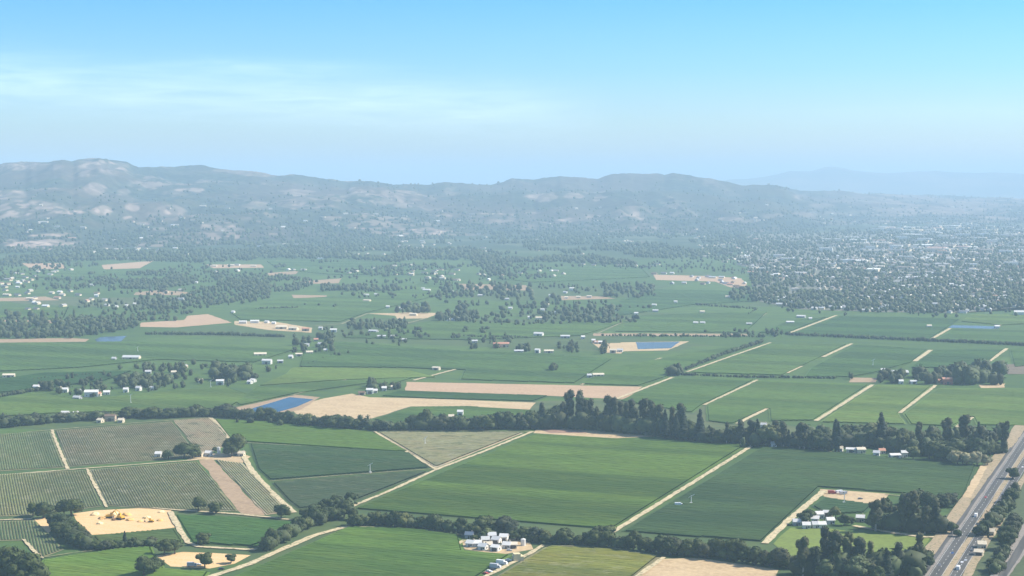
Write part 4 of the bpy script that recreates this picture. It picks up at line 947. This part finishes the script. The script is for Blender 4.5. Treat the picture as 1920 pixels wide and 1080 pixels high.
def settlement(phrase, group, items):
    """items: x, base y, width px, type, wall, roof[, height factor]; counted from the left"""
    items = sorted(items); tot, n = {}, {}
    key = lambda q: (q[3], q[5])
    for q in items: tot[key(q)] = tot.get(key(q), 0) + 1
    for q in items:
        px, py, wp, ty, wall, roof = q[:6]; hf = q[6] if len(q) > 6 else 1.0
        k = mpp(px, py); w = max(6, wp*k*.86); D = slant(at(px, py))
        d = min(max(7, w*.55), 15); h = (3.2 if ty in 'h' else 4.6) * hf; rh = d*.26
        kind = {'h': 'gable', 'b': 'barn', 's': 'barn', 'f': 'flat'}[ty]
        if ty == 's': h = 3.4*hf; d = min(d, 13); rh = d*.2
        if ty == 'f': h = 4.5*hf; d = min(w*.6, 26)
        n[key(q)] = n.get(key(q), 0) + 1
        nm, cat, word = TY[ty]; lk = f'{RL[roof]} {word}'
        lab = f'{ordn(n[key(q)])} {lk} from the left {phrase}' if tot[key(q)] > 1 else f'the only {lk} {phrase}'
        if len(lab.split()) > 16: print('LONG', lab)
        p = at(px, py); p.y += d*.5
        rz = -GAZ*rng.choice([0, 0, 1, .5, -.3]) + rng.uniform(-.08, .08)
        house(nm, p, rz, kind, w, d, h, rh, wall, roof, D < 3300, lab, cat, group)
W_, C_, T_, G_, Rd = 'white_wall', 'cream_wall', 'tan_wall', 'grey_wall', 'red_wall'
wr, pr, gr, br_, tr, cr_, bl = 'white_roof', 'pale_roof', 'grey_roof', 'brown_roof', 'tile_roof', 'cream_roof', 'blue_roof'
settlement('at the white farm beside the creek row', 'white farm buildings', [(880,1010,11,'h',G_,bl,0.9),(883,1026,6,'h',W_,wr,0.9),(895,1026,7,'h',W_,wr,0.9),(910,1019,8,'h',C_,pr,0.9),(922,1014,11,'b',W_,pr,0.9),(915,1029,11,'h',W_,cr_,0.9),(930,1034,15,'s',W_,wr,0.9),(931,1022,10,'b',W_,pr,0.9),(945,1018,16,'b',W_,wr,1.0),(951,1029,8,'h',W_,wr,0.9),(962,1029,11,'s',C_,cr_,0.9),(906,1032,6,'h',W_,pr,0.9)])
settlement('beside the bright meadow', 'houses by the meadow', [(1495,986,8,'h',G_,pr),(1530,980,9,'h',W_,wr),(1537,973,12,'h',W_,wr,1.2),(1531,991,10,'h',W_,pr),(1542,991,11,'h',W_,wr),(1558,983,13,'h',W_,wr),(1552,969,10,'s',W_,pr),(1615,979,17,'h',T_,wr,1.1),(1513,992,6,'h',W_,wr)])
settlement('inside the bottom right grove', 'buildings in the bottom right grove', [(1619,1072,11,'h',C_,pr,1.3),(1560,1060,7,'h',C_,cr_),(1706,1072,10,'h',C_,cr_,1.3),(1696,1078,8,'h',W_,cr_)])
settlement('among the roadside trees by the highway', 'roadside houses', [(1576,847,7,'h',W_,cr_),(1590,813,15,'h',C_,cr_),(1597,849,20,'s',C_,wr),(1615,850,18,'h',C_,cr_,1.2),(1641,808,8,'h',W_,pr),(1645,855,12,'h',W_,pr),(1655,851,10,'h',C_,tr),(1679,860,22,'s',W_,wr),(1697,858,8,'h',W_,wr,1.5),(1676,840,8,'h',G_,pr),(1688,840,8,'h',G_,pr),(1850,848,17,'h',C_,cr_,1.4)])
settlement('between the highway carriageway and frontage road', 'buildings right of the highway', [(1860,1006,12,'h',C_,cr_,1.2),(1873,972,13,'h',G_,tr,1.3),(1843,1030,16,'h',C_,cr_,1.2),(1838,1044,12,'s',C_,cr_)])
settlement('left of the highway at the meadow drive', 'gate buildings', [(1771,998,8,'h',C_,cr_,1.3)])
settlement('in the tree row above the dark vineyard', 'buildings in the top right tree row', [(1347,821,5,'h',W_,pr),(1407,818,9,'h',C_,tr),(1433,802,9,'h',W_,pr),(1452,838,8,'h',W_,pr)])
settlement('behind the tall grove opposite the dry triangle', 'buildings behind the dry triangle', [(863,781,12,'b',W_,wr,1.2),(846,786,10,'h',C_,cr_),(834,790,10,'h',W_,cr_)])
settlement('in the small farmyard above the brown strip', 'small farmyard buildings', [(296,858,12,'h',W_,wr,1.2),(390,856,12,'h',W_,wr,1.1),(375,857,9,'h',C_,cr_),(443,855,8,'h',G_,pr),(452,856,8,'h',C_,cr_)])
settlement('on the left above the brownish vineyard', 'buildings by the top left tree row', [(121,783,15,'b',W_,wr,1.2),(141,780,4,'h',W_,wr),(206,790,22,'b',T_,br_,1.3),(187,793,8,'h',C_,cr_),(226,793,9,'h',C_,cr_)])
settlement('in the left farmstead line', 'left farmsteads', [(67,730,12,'h',W_,wr,1.2),(85,730,8,'h',W_,wr,1.3),(110,733,10,'h',C_,cr_),(121,736,12,'h',W_,wr,1.3),(146,738,10,'h',G_,pr),(170,744,28,'b',W_,wr,1.3),(184,743,10,'h',C_,tr),(199,740,13,'h',W_,wr),(144,750,16,'h',G_,pr),(235,736,9,'h',W_,wr,1.3),(259,733,10,'h',W_,pr,1.3),(285,732,9,'h',W_,pr),(227,715,14,'h',C_,pr),(245,675,36,'s',C_,pr,1.2),(213,676,6,'h',G_,pr),(412,722,16,'b',W_,wr,1.2),(474,717,10,'s',W_,wr),(468,720,8,'h',W_,wr),(500,683,20,'b',W_,wr,1.2),(487,668,26,'s',C_,cr_),(325,702,10,'h',C_,cr_),(345,690,12,'h',C_,pr),(277,701,12,'h',G_,pr),(375,718,8,'h',C_,cr_),(15,708,24,'s',C_,cr_),(525,681,12,'s',G_,pr)])
settlement('around the small white farm above the bare strip', 'small white farm', [(693,739,14,'b',W_,wr,1.2),(678,741,14,'s',T_,br_),(720,733,10,'h',W_,wr,1.2),(738,730,12,'h',W_,cr_),(703,737,6,'h',W_,wr)])
settlement('near the sparse trees left of centre', 'left centre buildings', [(560,668,14,'s',C_,cr_),(580,664,14,'h',C_,cr_),(600,648,9,'h',W_,pr),(592,640,9,'h',G_,tr),(610,660,8,'h',C_,pr),(575,650,9,'h',G_,pr),(545,672,8,'h',W_,wr)])
settlement('in the row of long pale sheds', 'long pale sheds', [(455,607,16,'s',W_,wr,1.2),(477,606,18,'s',W_,wr,1.2),(500,606,9,'h',W_,wr),(513,608,8,'h',W_,wr),(527,617,24,'s',C_,cr_,1.2),(550,619,20,'s',C_,cr_,1.1),(573,621,16,'s',T_,tr,1.4),(601,618,8,'h',W_,pr),(625,623,14,'b',W_,wr),(437,588,4,'h',W_,wr,1.3)])
settlement('among the fields left of the pond', 'mid valley buildings', [(727,578,8,'h',W_,wr,1.2),(750,580,5,'h',W_,wr),(775,592,16,'s',C_,cr_),(715,634,18,'s',G_,pr),(736,634,8,'h',W_,wr),(757,640,12,'s',G_,pr),(700,624,20,'s',G_,pr),(850,602,8,'h',G_,pr),(862,600,10,'h',W_,wr),(840,602,8,'h',W_,pr),(930,652,12,'b',Rd,tr,1.4),(945,651,22,'b',C_,tr,1.2),(890,643,12,'h',G_,pr),(973,662,20,'s',G_,pr),(1008,662,10,'b',W_,wr,1.1),(1029,662,20,'s',C_,cr_),(1010,631,20,'b',W_,wr,1.1),(1093,636,8,'h',W_,wr,1.3),(1060,634,20,'s',G_,pr),(1113,643,6,'b',W_,wr),(1118,645,8,'h',C_,tr),(1150,662,14,'b',C_,cr_),(1163,660,12,'h',W_,pr),(1122,707,24,'s',C_,cr_),(1125,645,20,'s',W_,wr),(818,694,16,'s',C_,cr_),(1105,708,8,'h',G_,pr)])
settlement('among the central farmhouses', 'central farmhouses', [(993,598,8,'h',W_,wr,1.2),(1010,600,14,'b',C_,cr_),(1020,596,10,'h',C_,tr),(1023,575,16,'h',C_,cr_,1.4),(1018,583,10,'h',W_,wr),(1043,588,6,'h',W_,wr),(957,580,8,'h',W_,wr),(845,549,12,'h',G_,pr),(935,538,8,'h',W_,wr),(1072,545,10,'b',W_,wr,1.3),(1060,550,8,'h',W_,pr),(1035,556,14,'s',G_,pr),(1085,559,10,'h',C_,cr_),(1062,560,8,'h',W_,cr_),(1105,558,10,'h',G_,cr_),(900,556,10,'h',G_,pr),(950,563,10,'h',G_,pr),(880,590,10,'h',G_,gr),(800,546,16,'s',W_,wr),(793,543,8,'h',W_,pr),(687,555,10,'h',W_,wr),(705,554,8,'h',W_,pr),(688,566,16,'s',C_,cr_)])
settlement('on the fields just left of the town', 'buildings left of town', [(1227,574,10,'h',W_,wr),(1229,585,12,'h',G_,pr),(1267,569,7,'h',W_,wr,1.4),(1193,590,8,'h',W_,wr),(1317,587,10,'h',C_,cr_),(1305,608,10,'h',G_,wr),(1318,608,10,'h',G_,wr),(1365,559,10,'h',C_,cr_,1.2),(1482,607,16,'s',G_,wr),(1503,596,18,'s',G_,wr),(1405,610,12,'s',G_,pr),(1913,592,22,'b',W_,wr,1.6),(1743,614,10,'h',W_,cr_),(1870,615,10,'h',W_,wr),(1520,600,6,'h',W_,wr)])
settlement('at the red barn under the tall trees', 'red barn farm', [(1777,721,22,'b',Rd,tr,1.6),(1766,718,14,'h',Rd,tr),(1788,717,8,'h',W_,wr,1.3),(1690,720,8,'h',W_,wr,1.2),(1713,720,14,'s',W_,pr),(1657,699,7,'h',W_,wr,1.3),(1687,703,38,'s',G_,pr),(1745,709,8,'h',G_,bl)])
settlement('far off before the left hills', 'far white buildings', [(647,484,12,'f',W_,wr,1.4),(600,486,14,'f',W_,wr),(765,488,8,'f',W_,wr),(485,463,8,'f',W_,wr,1.3),(85,468,10,'f',W_,wr,1.5),(100,472,10,'f',W_,wr),(238,472,6,'f',W_,wr,1.4),(400,500,14,'s',C_,cr_),(432,499,14,'s',C_,cr_),(445,498,10,'f',W_,wr),(475,500,12,'s',C_,cr_),(180,557,8,'h',W_,wr,1.4),(200,574,10,'h',W_,wr),(218,577,6,'h',W_,wr),(237,575,6,'h',W_,wr),(252,572,5,'h',W_,wr),(337,563,16,'f',W_,wr),(32,540,8,'h',W_,wr),(12,555,16,'s',C_,cr_),(55,562,14,'s',C_,cr_),(172,536,8,'h',W_,pr),(365,531,12,'s',W_,pr),(818,402,1,'h',W_,wr)][:-1])

settlement('far across the hazy town', 'big town buildings', [(1550,472,28,'f',W_,wr,3.2),(1538,466,14,'f',C_,pr,3.2),(1462,483,24,'f',W_,wr,2.4),(1478,490,30,'f',W_,wr,2.4),(1515,488,16,'f',W_,pr,2.4),(1528,490,14,'f',W_,wr,2.4),(1435,508,26,'f',W_,pr,1.9),(1500,506,16,'f',C_,cr_,2.1),(1590,493,28,'f',W_,pr,2.4),(1633,468,18,'f',W_,wr,2.9),(1682,467,26,'f',W_,wr,3.2),(1690,449,26,'f',W_,wr,3.2),(1735,453,30,'f',W_,wr,3.2),(1768,447,22,'f',C_,pr,3.2),(1805,444,30,'f',W_,wr,3.2),(1845,443,26,'f',W_,wr,3.2),(1862,456,22,'f',W_,wr,3.2),(1888,476,28,'f',W_,wr,2.9),(1822,500,24,'f',W_,wr,2.2),(1898,498,26,'f',W_,wr,2.4),(1700,486,34,'f',C_,pr,2.2),(1768,476,18,'f',C_,tr,2.6),(1693,541,8,'h',W_,wr,2.2),(1707,543,9,'h',W_,wr,1.6),(1745,540,18,'s',W_,wr,1.2)])
# the town: the nearest houses one by one, the rest as one mass
def town_pts(n, P, x0, x1, y0, y1):
    out = []
    while len(out) < n:
        px, py = rng.uniform(x0, x1), rng.uniform(y0, y1)
        if inpoly(px, py, P): out.append((px, py))
    return out
TC = [('white_wall', 'white_roof', 2), ('cream_wall', 'pale_roof', 4), ('cream_wall', 'cream_roof', 3), ('white_wall', 'grey_roof', 5), ('tan_wall', 'brown_roof', 5), ('grey_wall', 'pale_roof', 4), ('cream_wall', 'tile_roof', 1)]
pts_ = town_pts(125, TOWN, 1400, 1925, 556, 590) + town_pts(26, [(1225,512),(1400,520),(1410,545),(1225,530)], 1225, 1400, 512, 542)
for px, py in pts_:
    wl, rf = mixk(TC); w = rng.uniform(11, 19)
    site = py < 546 and px < 1402
    house('town_house', at(px, py), -GAZ + rng.choice([0, math.pi/2]) + rng.uniform(-.1, .1), 'gable', round(w/4)*4, 9, 3.4, 2.4, wl, rf, False,
          f'small {RL[rf]} {"estate house on the tan strip left of town" if site else "house among trees along the near edge of town"}', 'house', 'estate houses left of town' if site else 'houses along the near edge of town')
def house_mass(name, items, label):
    g = np.random.default_rng(3); V, T, mi = [], [], []; off = 0
    for it in items:
        x, y, w, d, h, rz, flat = it[:7]; z0 = it[7] if len(it) > 7 else 0.0
        c, s = math.cos(rz), math.sin(rz); rh = .3 if flat else d*.26
        pts = [(-w/2,-d/2,0),(w/2,-d/2,0),(w/2,d/2,0),(-w/2,d/2,0),(-w/2,-d/2,h),(w/2,-d/2,h),(w/2,d/2,h),(-w/2,d/2,h),
               (-w/2-.4,-d/2-.4,h),(w/2+.4,-d/2-.4,h),(w/2+.4,d/2+.4,h),(-w/2-.4,d/2+.4,h),(-w/2-.4,0,h+rh),(w/2+.4,0,h+rh)]
        V += [(x+p[0]*c-p[1]*s, y+p[0]*s+p[1]*c, z0+p[2]) for p in pts]
        T += [(off,off+1,off+5,off+4),(off+1,off+2,off+6,off+5),(off+2,off+3,off+7,off+6),(off+3,off,off+4,off+7),(off+8,off+9,off+13,off+12),(off+10,off+11,off+12,off+13),(off+8,off+12,off+11),(off+9,off+10,off+13)]
        mi += [0]*4+[1]*4; off += 14
    mw = M['cream_wall']; mt, t, b = mat_new('mixed roofs', .6, .3)
    gi = nd(t, 'ShaderNodeNewGeometry'); cr = nd(t, 'ShaderNodeValToRGB'); cr.color_ramp.interpolation = 'CONSTANT'
    els = [(0, (.14,.14,.15)), (.28, (.20,.15,.11)), (.50, (.36,.35,.33)), (.70, (.55,.50,.42)), (.88, (.80,.80,.78)), (.96, (.45,.27,.20))]
    cr.color_ramp.elements[0].color = (*els[0][1], 1); cr.color_ramp.elements[1].position = els[1][0]; cr.color_ramp.elements[1].color = (*els[1][1], 1)
    for p_, c_ in els[2:]: e = cr.color_ramp.elements.new(p_); e.color = (*c_, 1)
    t.links.new(gi.outputs['Random Per Island'], cr.inputs[0]); t.links.new(cr.outputs[0], b.inputs['Base Color'])
    return tag(pymesh(name, V, T, [mw, mt], mi=mi), label, 'houses', kind='stuff')
HM = []
def hm(P, n, y0, y1, w0, w1, flat, hmul=1.0, thr=0.0):
    xs_ = [p[0] for p in P]; k = 0; t = 0
    while k < n and t < n*20:
        t += 1; px, py = rng.uniform(min(xs_), max(xs_)), rng.uniform(y0, y1)
        if not inpoly(px, py, P): continue
        p = at(px, py)
        if thr and fbm(np.array([p.x/300]), np.array([p.y/500]), 3, 44)[0] < thr: continue
        w = rng.uniform(w0, w1); HM.append((p.x, p.y, w, w*rng.uniform(.5, .8) if flat else 9.5, (3.6 if not flat else rng.uniform(5, 9))*hmul, -GAZ + rng.choice([0, math.pi/2]) + rng.uniform(-.1, .1), flat)); k += 1
hm(TOWN, 420, 520, 560, 11, 19, False, 1, .42); hm(TOWN, 650, 485, 525, 11, 20, False, 1, .42); hm(TOWN, 520, 448, 490, 12, 22, False, 1, .42)
hm([(1440,480),(1960,470),(1960,430),(1660,440),(1500,455)], 90, 432, 480, 40, 110, True, 1.1, .5)
hm([(1480,520),(1960,510),(1960,470),(1480,480)], 50, 472, 520, 30, 70, True, 1.0, .45)
hm([(1600,440),(1960,432),(1960,395),(1700,415)], 120, 398, 440, 25, 90, True, 1.2, .45)
hm(BELT, 190, 430, 500, 10, 22, False, 1.0, .5); hm([(-60,545),(150,535),(500,505),(850,528),(1230,520),(1230,498),(500,486),(-60,500)], 80, 490, 545, 10, 18, False, 1.0, .5)
hm([(0,592),(130,575),(250,560),(400,545),(0,545)], 24, 545, 590, 9, 15, False)
ok_ = np.argwhere((HPY > 385) & (HPX > -60) & (HPX < 1980) & (HZ > -1))
for k_ in nr.choice(len(ok_), 130):
    i_, j_ = ok_[k_]; w_ = rng.uniform(12, 34); HM.append((HX[i_, j_], HY[i_, j_], w_, 12, 6, rng.uniform(-1, 1), rng.random() < .3, HZ[i_, j_]-.5))
house_mass('distant_houses', HM, 'countless small roofs of the hazy town and far farmsteads')

# ------------------------------------------------------------------ water tanks, wind machines, vehicles, digging machines
def tank(px, py, wpx, hpx, label):
    k = mpp(px, py); r = wpx*k/2; h = hpx*k*1.02; o = empty('water_tank', at(px, py)); tag(o, label, 'tank')
    MB().tube((0,0,0), (0,0,h), r, r, 20).build('tank_body', M['white_roof'], o)
    MB().tube((0,0,h+.01), (0,0,h+r*.35), r*1.04, .3, 20).build('tank_roof', M['white_roof'], o)
    MB().box(r+.05, r+.25, -.3, .3, .3, h).build('ladder', M['steel'], o)
tank(981, 1023, 9, 12, 'tall white round tank at the right end of the white farm')
tank(410, 850, 6, 11, 'narrow white tank in the small farmyard')
def wind_machine(px, py, hpx, label):
    h = hpx*mpp(px, py); o = empty('wind_machine', at(px, py)); tag(o, label, 'wind machine', 'wind machines in the vineyards')
    MB().tube((0,0,0), (0,0,h), .38, .28, 10).build('mast', M['steel'], o)
    b = MB(); b.tube((0,.1,h+.2), (0,-.9,h+.2), .4, .3, 8).build('gearbox', M['steel'], o)
    for s in (-1, 1):
        a = .5; b = MB(); ca, sa = math.cos(a)*s, math.sin(a)*s
        v0 = Vector((0, -1.0, h+.2)); v1 = Vector((3.1*ca, -1.0, h+.2+3.1*sa)); n = Vector((-sa, .3, ca)).normalized()*.3
        q = len(b.v); e = Vector((0, .06, 0))
        b.v += [tuple(x) for x in (v0+n, v0-n, v1-n*.6, v1+n*.6, v0+n+e, v0-n+e, v1-n*.6+e, v1+n*.6+e)]
        b.f += [(0,1,2,3), (7,6,5,4), (0,4,5,1), (1,5,6,2), (2,6,7,3), (3,7,4,0)]
        b.build('blade', M['white_roof'], o)
    MB().box(-1.1, 1.1, .6, 2.6, 0, 1.6).build('engine_box', M['white_roof'], o)
for a in [(694,888,17,'white wind machine on the thin line across the dark vineyard'), (797,834,13,'wind machine standing in the dry triangular block'), (1296,946,16,'wind machine in the large dark green vineyard'),
          (245,757,16,'wind machine in the light field below the left farmsteads'), (395,728,14,'wind machine just left of the left grove barn'), (1637,686,11,'wind machine above the red barn yards'),
          (1583,945,20,'wind machine beside the trailer yard'), (258,660,9,'wind machine behind the long grey shed on the left'), (1155,590,8,'wind machine right of the central farmhouses')]: wind_machine(*a)
def car(p, rz, paint, label, group=None, cat='car', kind='car', k=1.0):
    o = empty({'car': 'parked_car' if 'parked' in label else 'car', 'truck': 'box_truck', 'van': 'van', 'trailer': 'trailer'}[kind], p, rz, k); tag(o, label, cat, group)
    if kind == 'car':
        body = [(-2.2,.35),(2.2,.35),(2.25,.75),(1.9,.95),(1.0,1.02),(.45,1.45),(-1.2,1.47),(-1.9,1.0),(-2.2,.9)]
        MB().prof(body, -.9, .9).build('body', M[paint], o)
        MB().prof([(.38,1.40),(-1.12,1.42),(-1.72,1.02),(.9,1.04)], -.93, .93).build('window', M['glass'], o)
        wx = (-1.35, 1.35); r = .34; L = 2.23
    elif kind == 'trailer':
        MB().prof([(-3.4,.55),(3.2,.55),(3.5,1.2),(3.3,2.9),(-3.4,2.9)], -1.15, 1.15).build('body', M[paint], o)
        MB().box(-.8, .8, -1.2, -1.16, 1.5, 2.3).build('window', M['glass'], o); wx = (-.5, .5); r = .38; L = 3.4
    else:
        MB().prof([(-3.6,.6),(1.6,.6),(1.6,3.2),(-3.6,3.2)], -1.15, 1.15).build('box' if kind == 'truck' else 'body', M[paint], o)
        MB().prof([(1.65,.5),(3.5,.5),(3.55,1.3),(3.0,2.3),(1.65,2.35)], -1.05, 1.05).build('cab', M[paint], o)
        MB().prof([(3.12,1.5),(3.45,1.35),(3.0,2.15),(2.2,2.15),(2.2,1.5)], -1.08, 1.08).build('window', M['glass'], o); wx = (-2.4, 2.4); r = .45; L = 3.55
    for x in wx:
        for y in (-.85, .85):
            w = MB().tube((x, y-.12, r), (x, y+.12, r), r, r, 12).build('wheel', M['tyre'], o)
            MB().tube((x, y-.14, r), (x, y+.14, r), r*.55, r*.55, 8).build('rim', M['rim'], w)
    if kind != 'trailer':
        for y in (-.62, .62):
            MB().box(L-.06, L+.04, y-.18, y+.18, .62, .78).build('headlight', M['lamp'], o)
            MB().box(-(L if kind=='car' else 3.64), -(L-.05 if kind=='car' else 3.6), y-.15, y+.15, .68, .85).build('tail_light', M['lamp_red'], o)
HD = math.pi/2 - GAZ                        # highway heading as a rotation
def on_road(u, y, off=0):
    c = hz(u); p = at(1680+u/3.6, y); s = (p-c).dot(UAX); q = c + UAX*s + VAX*off; q.z = LAYER[0]*.2; return q
for i, (u, y, fl, paint, kind, lab) in enumerate([
    (505,1058,0,'car_white','car','white car on the right carriageway, left one of the group of three'), (521,1054,0,'car_silver','car','silver car on the right carriageway, right one of the group of three'), (507,1071,0,'car_white','van','white van nearest the bottom edge on the right carriageway'),
    (520,1035,0,'car_black','car','black car on the right carriageway just beyond the group of three'), (372,1064,1,'car_grey','car','grey car nearest the bottom edge on the left carriageway'), (404,1040,1,'car_blue','car','dark blue car on the left carriageway behind the grey one'),
    (398,968,1,'car_white','truck','white box truck on the left carriageway beside the meadow grove'), (376,930,1,'car_red','car','red car on the left carriageway ahead of the box truck'), (503,925,0,'car_silver','car','silver car on the right carriageway level with the sandy lay-by'),
    (404,880,1,'car_black','car','black car on the left carriageway level with the pale bushes'), (521,872,0,'car_white','car','white car on the right carriageway near the slip road')]):
    car(on_road(u, y), HD + (math.pi if fl else 0), paint, lab, 'traffic on the highway', {'car': 'car', 'truck': 'truck', 'van': 'van'}[kind], kind, 1.0)
ta, tb = at(1012, 1027), at(900, 1088); td = (tb-ta).normalized(); tn = Vector((td.y, -td.x, 0)); trz = math.atan2(td.y, td.x)
for i, (x, y, paint, kind, lab) in enumerate([
    (953,1052,'car_white','car','white car parked on the farm track nearest the straw stack'), (947,1057,'car_black','car','black parked car second from the straw stack on the farm track'), (941,1059,'car_white','truck','white box truck in the line of parked vehicles on the farm track'),
    (935,1063,'car_grey','car','grey parked car just below the box truck on the farm track'), (929,1066,'car_silver','van','silver van in the parked line on the farm track'), (923,1070,'car_black','car','black parked car just below the silver van on the farm track'),
    (917,1073,'car_white','car','white parked car second from the bottom of the farm track line'), (911,1077,'car_red','car','red parked car at the bottom end of the farm track line')]):
    car(at(x, y), trz + math.pi/2 + rng.uniform(-.15, .15), paint, lab, 'vehicles parked along the farm track', {'car': 'car', 'truck': 'truck', 'van': 'van'}[kind], kind, 1.15)
for x, y, c_, kd, lab in [(1573,925,'car_white','trailer','white caravan trailer on the left in the trailer yard'), (1581,927,'car_silver','trailer','silver caravan trailer on the right in the trailer yard'), (1560,926,'car_red','truck','red truck in the trailer yard'),
                      (1613,936,'car_grey','car','grey parked car at the low edge of the trailer yard'), (899,1030,'car_black','car','black parked car before the small white farm sheds'), (955,1033,'car_silver','car','silver parked car below the cream farm shed'),
                      (372,1060,'car_white','car','white parked car left of the lone yard oak'), (360,1062,'car_silver','van','silver van on the bare bottom left yard'), (415,1068,'car_black','car','black parked car on the bare yard near the farm road'), (293,1024,'car_white','car','white parked car at the right end of the low tree row'), (1273,949,'car_white','van','white van standing inside the large dark green vineyard')]:
    car(at(x, y), rng.uniform(-.5, .5), c_, lab, None, {'car': 'car', 'truck': 'truck', 'van': 'van', 'trailer': 'trailer'}[kd], kd, 1.0)

def haystack(px, py, lab):
    o = empty('straw_stack', at(px, py), .2); tag(o, lab, 'straw stack'); g = random.Random(2); n = 0
    for z in range(3):
        for i in range(3 - (z == 2)):
            for j in range(4 - (z == 2)):
                MB().box(i*2.5-3.8+z*.1, i*2.5-1.36+z*.1, j*1.9-3.8, j*1.9-1.95, z*1.9, z*1.9+1.86).build('straw_bale', M['straw'], o)
haystack(971, 1051, 'cream straw bale stack beside the farm track')
def digger(px, py, rz, k, lab):
    o = empty('excavator', at(px, py), rz, k); tag(o, lab, 'excavator', 'digging machines')
    for s in (-1, 1): MB().prof([(-2,.1),(2,.1),(2.3,.5),(2,.9),(-2,.9),(-2.3,.5)], s*1.2-.3, s*1.2+.3).build('track', M['tyre'], o)
    MB().prof([(-2.2,1),(1.2,1),(1.2,1.9),(-.5,2.1),(-2.2,1.9)], -1.2, 1.2).build('body', M['yellow'], o)
    c = MB().prof([(.1,1.9),(1.5,1.9),(1.4,3.1),(.2,3.2)], -1.2, -.2).build('cab', M['yellow'], o)
    MB().prof([(.3,2.2),(1.46,2.2),(1.38,2.95),(.35,2.95)], -1.24, -.16).build('window', M['glass'], c)
    MB().tube((1, .3, 1.8), (3.4, .3, 4.4), .28, .24, 6).tube((3.4, .3, 4.4), (5.4, .3, 3.0), .24, .18, 6).build('boom', M['yellow'], o)
    MB().tube((5.4, .3, 3.0), (5.2, .3, 1.2), .18, .14, 6).build('stick', M['yellow'], o)
    MB().prof([(4.8,1.2),(5.6,1.2),(5.3,.2),(4.5,.3)], -.3, .9).build('bucket', M['door'], o)
digger(206, 971, .3, 1.5, 'yellow excavator with raised boom, left one in the digging yard')
digger(225, 974, 2.6, 1.6, 'yellow excavator, right one in the digging yard beside the orange heap')
digger(283, 979, 3.0, 1.0, 'small yellow excavator near the right end of the digging yard')
def heap(px, py, r, h, mt, lab):
    v, t = IC3; q = v[:, :].copy(); k = mpp(px, py)
    n = np.array([mnoise.noise(Vector(p * 1.8 + np.array([px, py, 0]))) + .4 * mnoise.noise(Vector(p * 5 + np.array([py, 0, px]))) for p in v])
    q = q * (1 + .35 * n[:, None]); q[:, 0] *= r*k; q[:, 1] *= r*k*1.3; q[:, 2] = np.maximum(q[:, 2], -.1) * h*k
    o = npmesh('soil_heap', q, t, mt); o.location = at(px, py); tag(o, lab, 'soil heap', 'soil heaps in the digging yard')
OS = soil_mat('orange subsoil', (0.62, 0.36, 0.13), (0.66, 0.46, 0.20), 1/6.0); YS = soil_mat('yellow sandy soil', (0.74, 0.60, 0.34), (0.66, 0.50, 0.26), 1/6.0); DS = soil_mat('dark soil', (0.16, 0.09, 0.05), s=1/6.0)
for a in [(178,965,8,4,YS,'pale yellow soil heap at the top left of the digging yard'), (192,972,7,4,OS,'orange soil heap left of both big excavators'), (214,966,9,5,YS,'large yellow soil heap behind the left excavator'), (238,966,8,5,OS,'orange soil heap right of the right excavator'),
          (243,975,7,3,OS,'low orange soil heap below the larger orange one'), (214,975,5,3,DS,'dark brown soil heap between both big excavators'), (187,982,6,3,YS,'yellow soil heap at the low left of the digging yard'), (262,978,5,2.5,OS,'small orange soil heap right of centre in the digging yard'),
          (275,971,7,3,YS,'pale yellow soil heap at the right of the digging yard'), (300,976,6,3,OS,'orange soil heap by the right end of the digging yard'), (302,960,6,2.5,YS,'pale soil heap at the top right corner of the digging yard')]: heap(*a)


# ------------------------------------------------------------------ haze
def haze():
    mt = bpy.data.materials.new('haze'); mt.use_nodes = True; t = mt.node_tree; t.nodes.clear()
    o = t.nodes.new('ShaderNodeOutputMaterial'); p = t.nodes.new('ShaderNodeVolumePrincipled')
    p.inputs['Color'].default_value = (0.56, 0.79, 1.0, 1); p.inputs['Density'].default_value = 0.84e-4
    p.inputs['Anisotropy'].default_value = 0.0
    t.links.new(p.outputs[0], o.inputs['Volume'])
    b = MB().box(-86000, 86000, -4000, 86500, -20, 620)
    tag(b.build('haze', mt), 'pale blue summer haze over the whole valley', 'haze', kind='stuff')
haze()
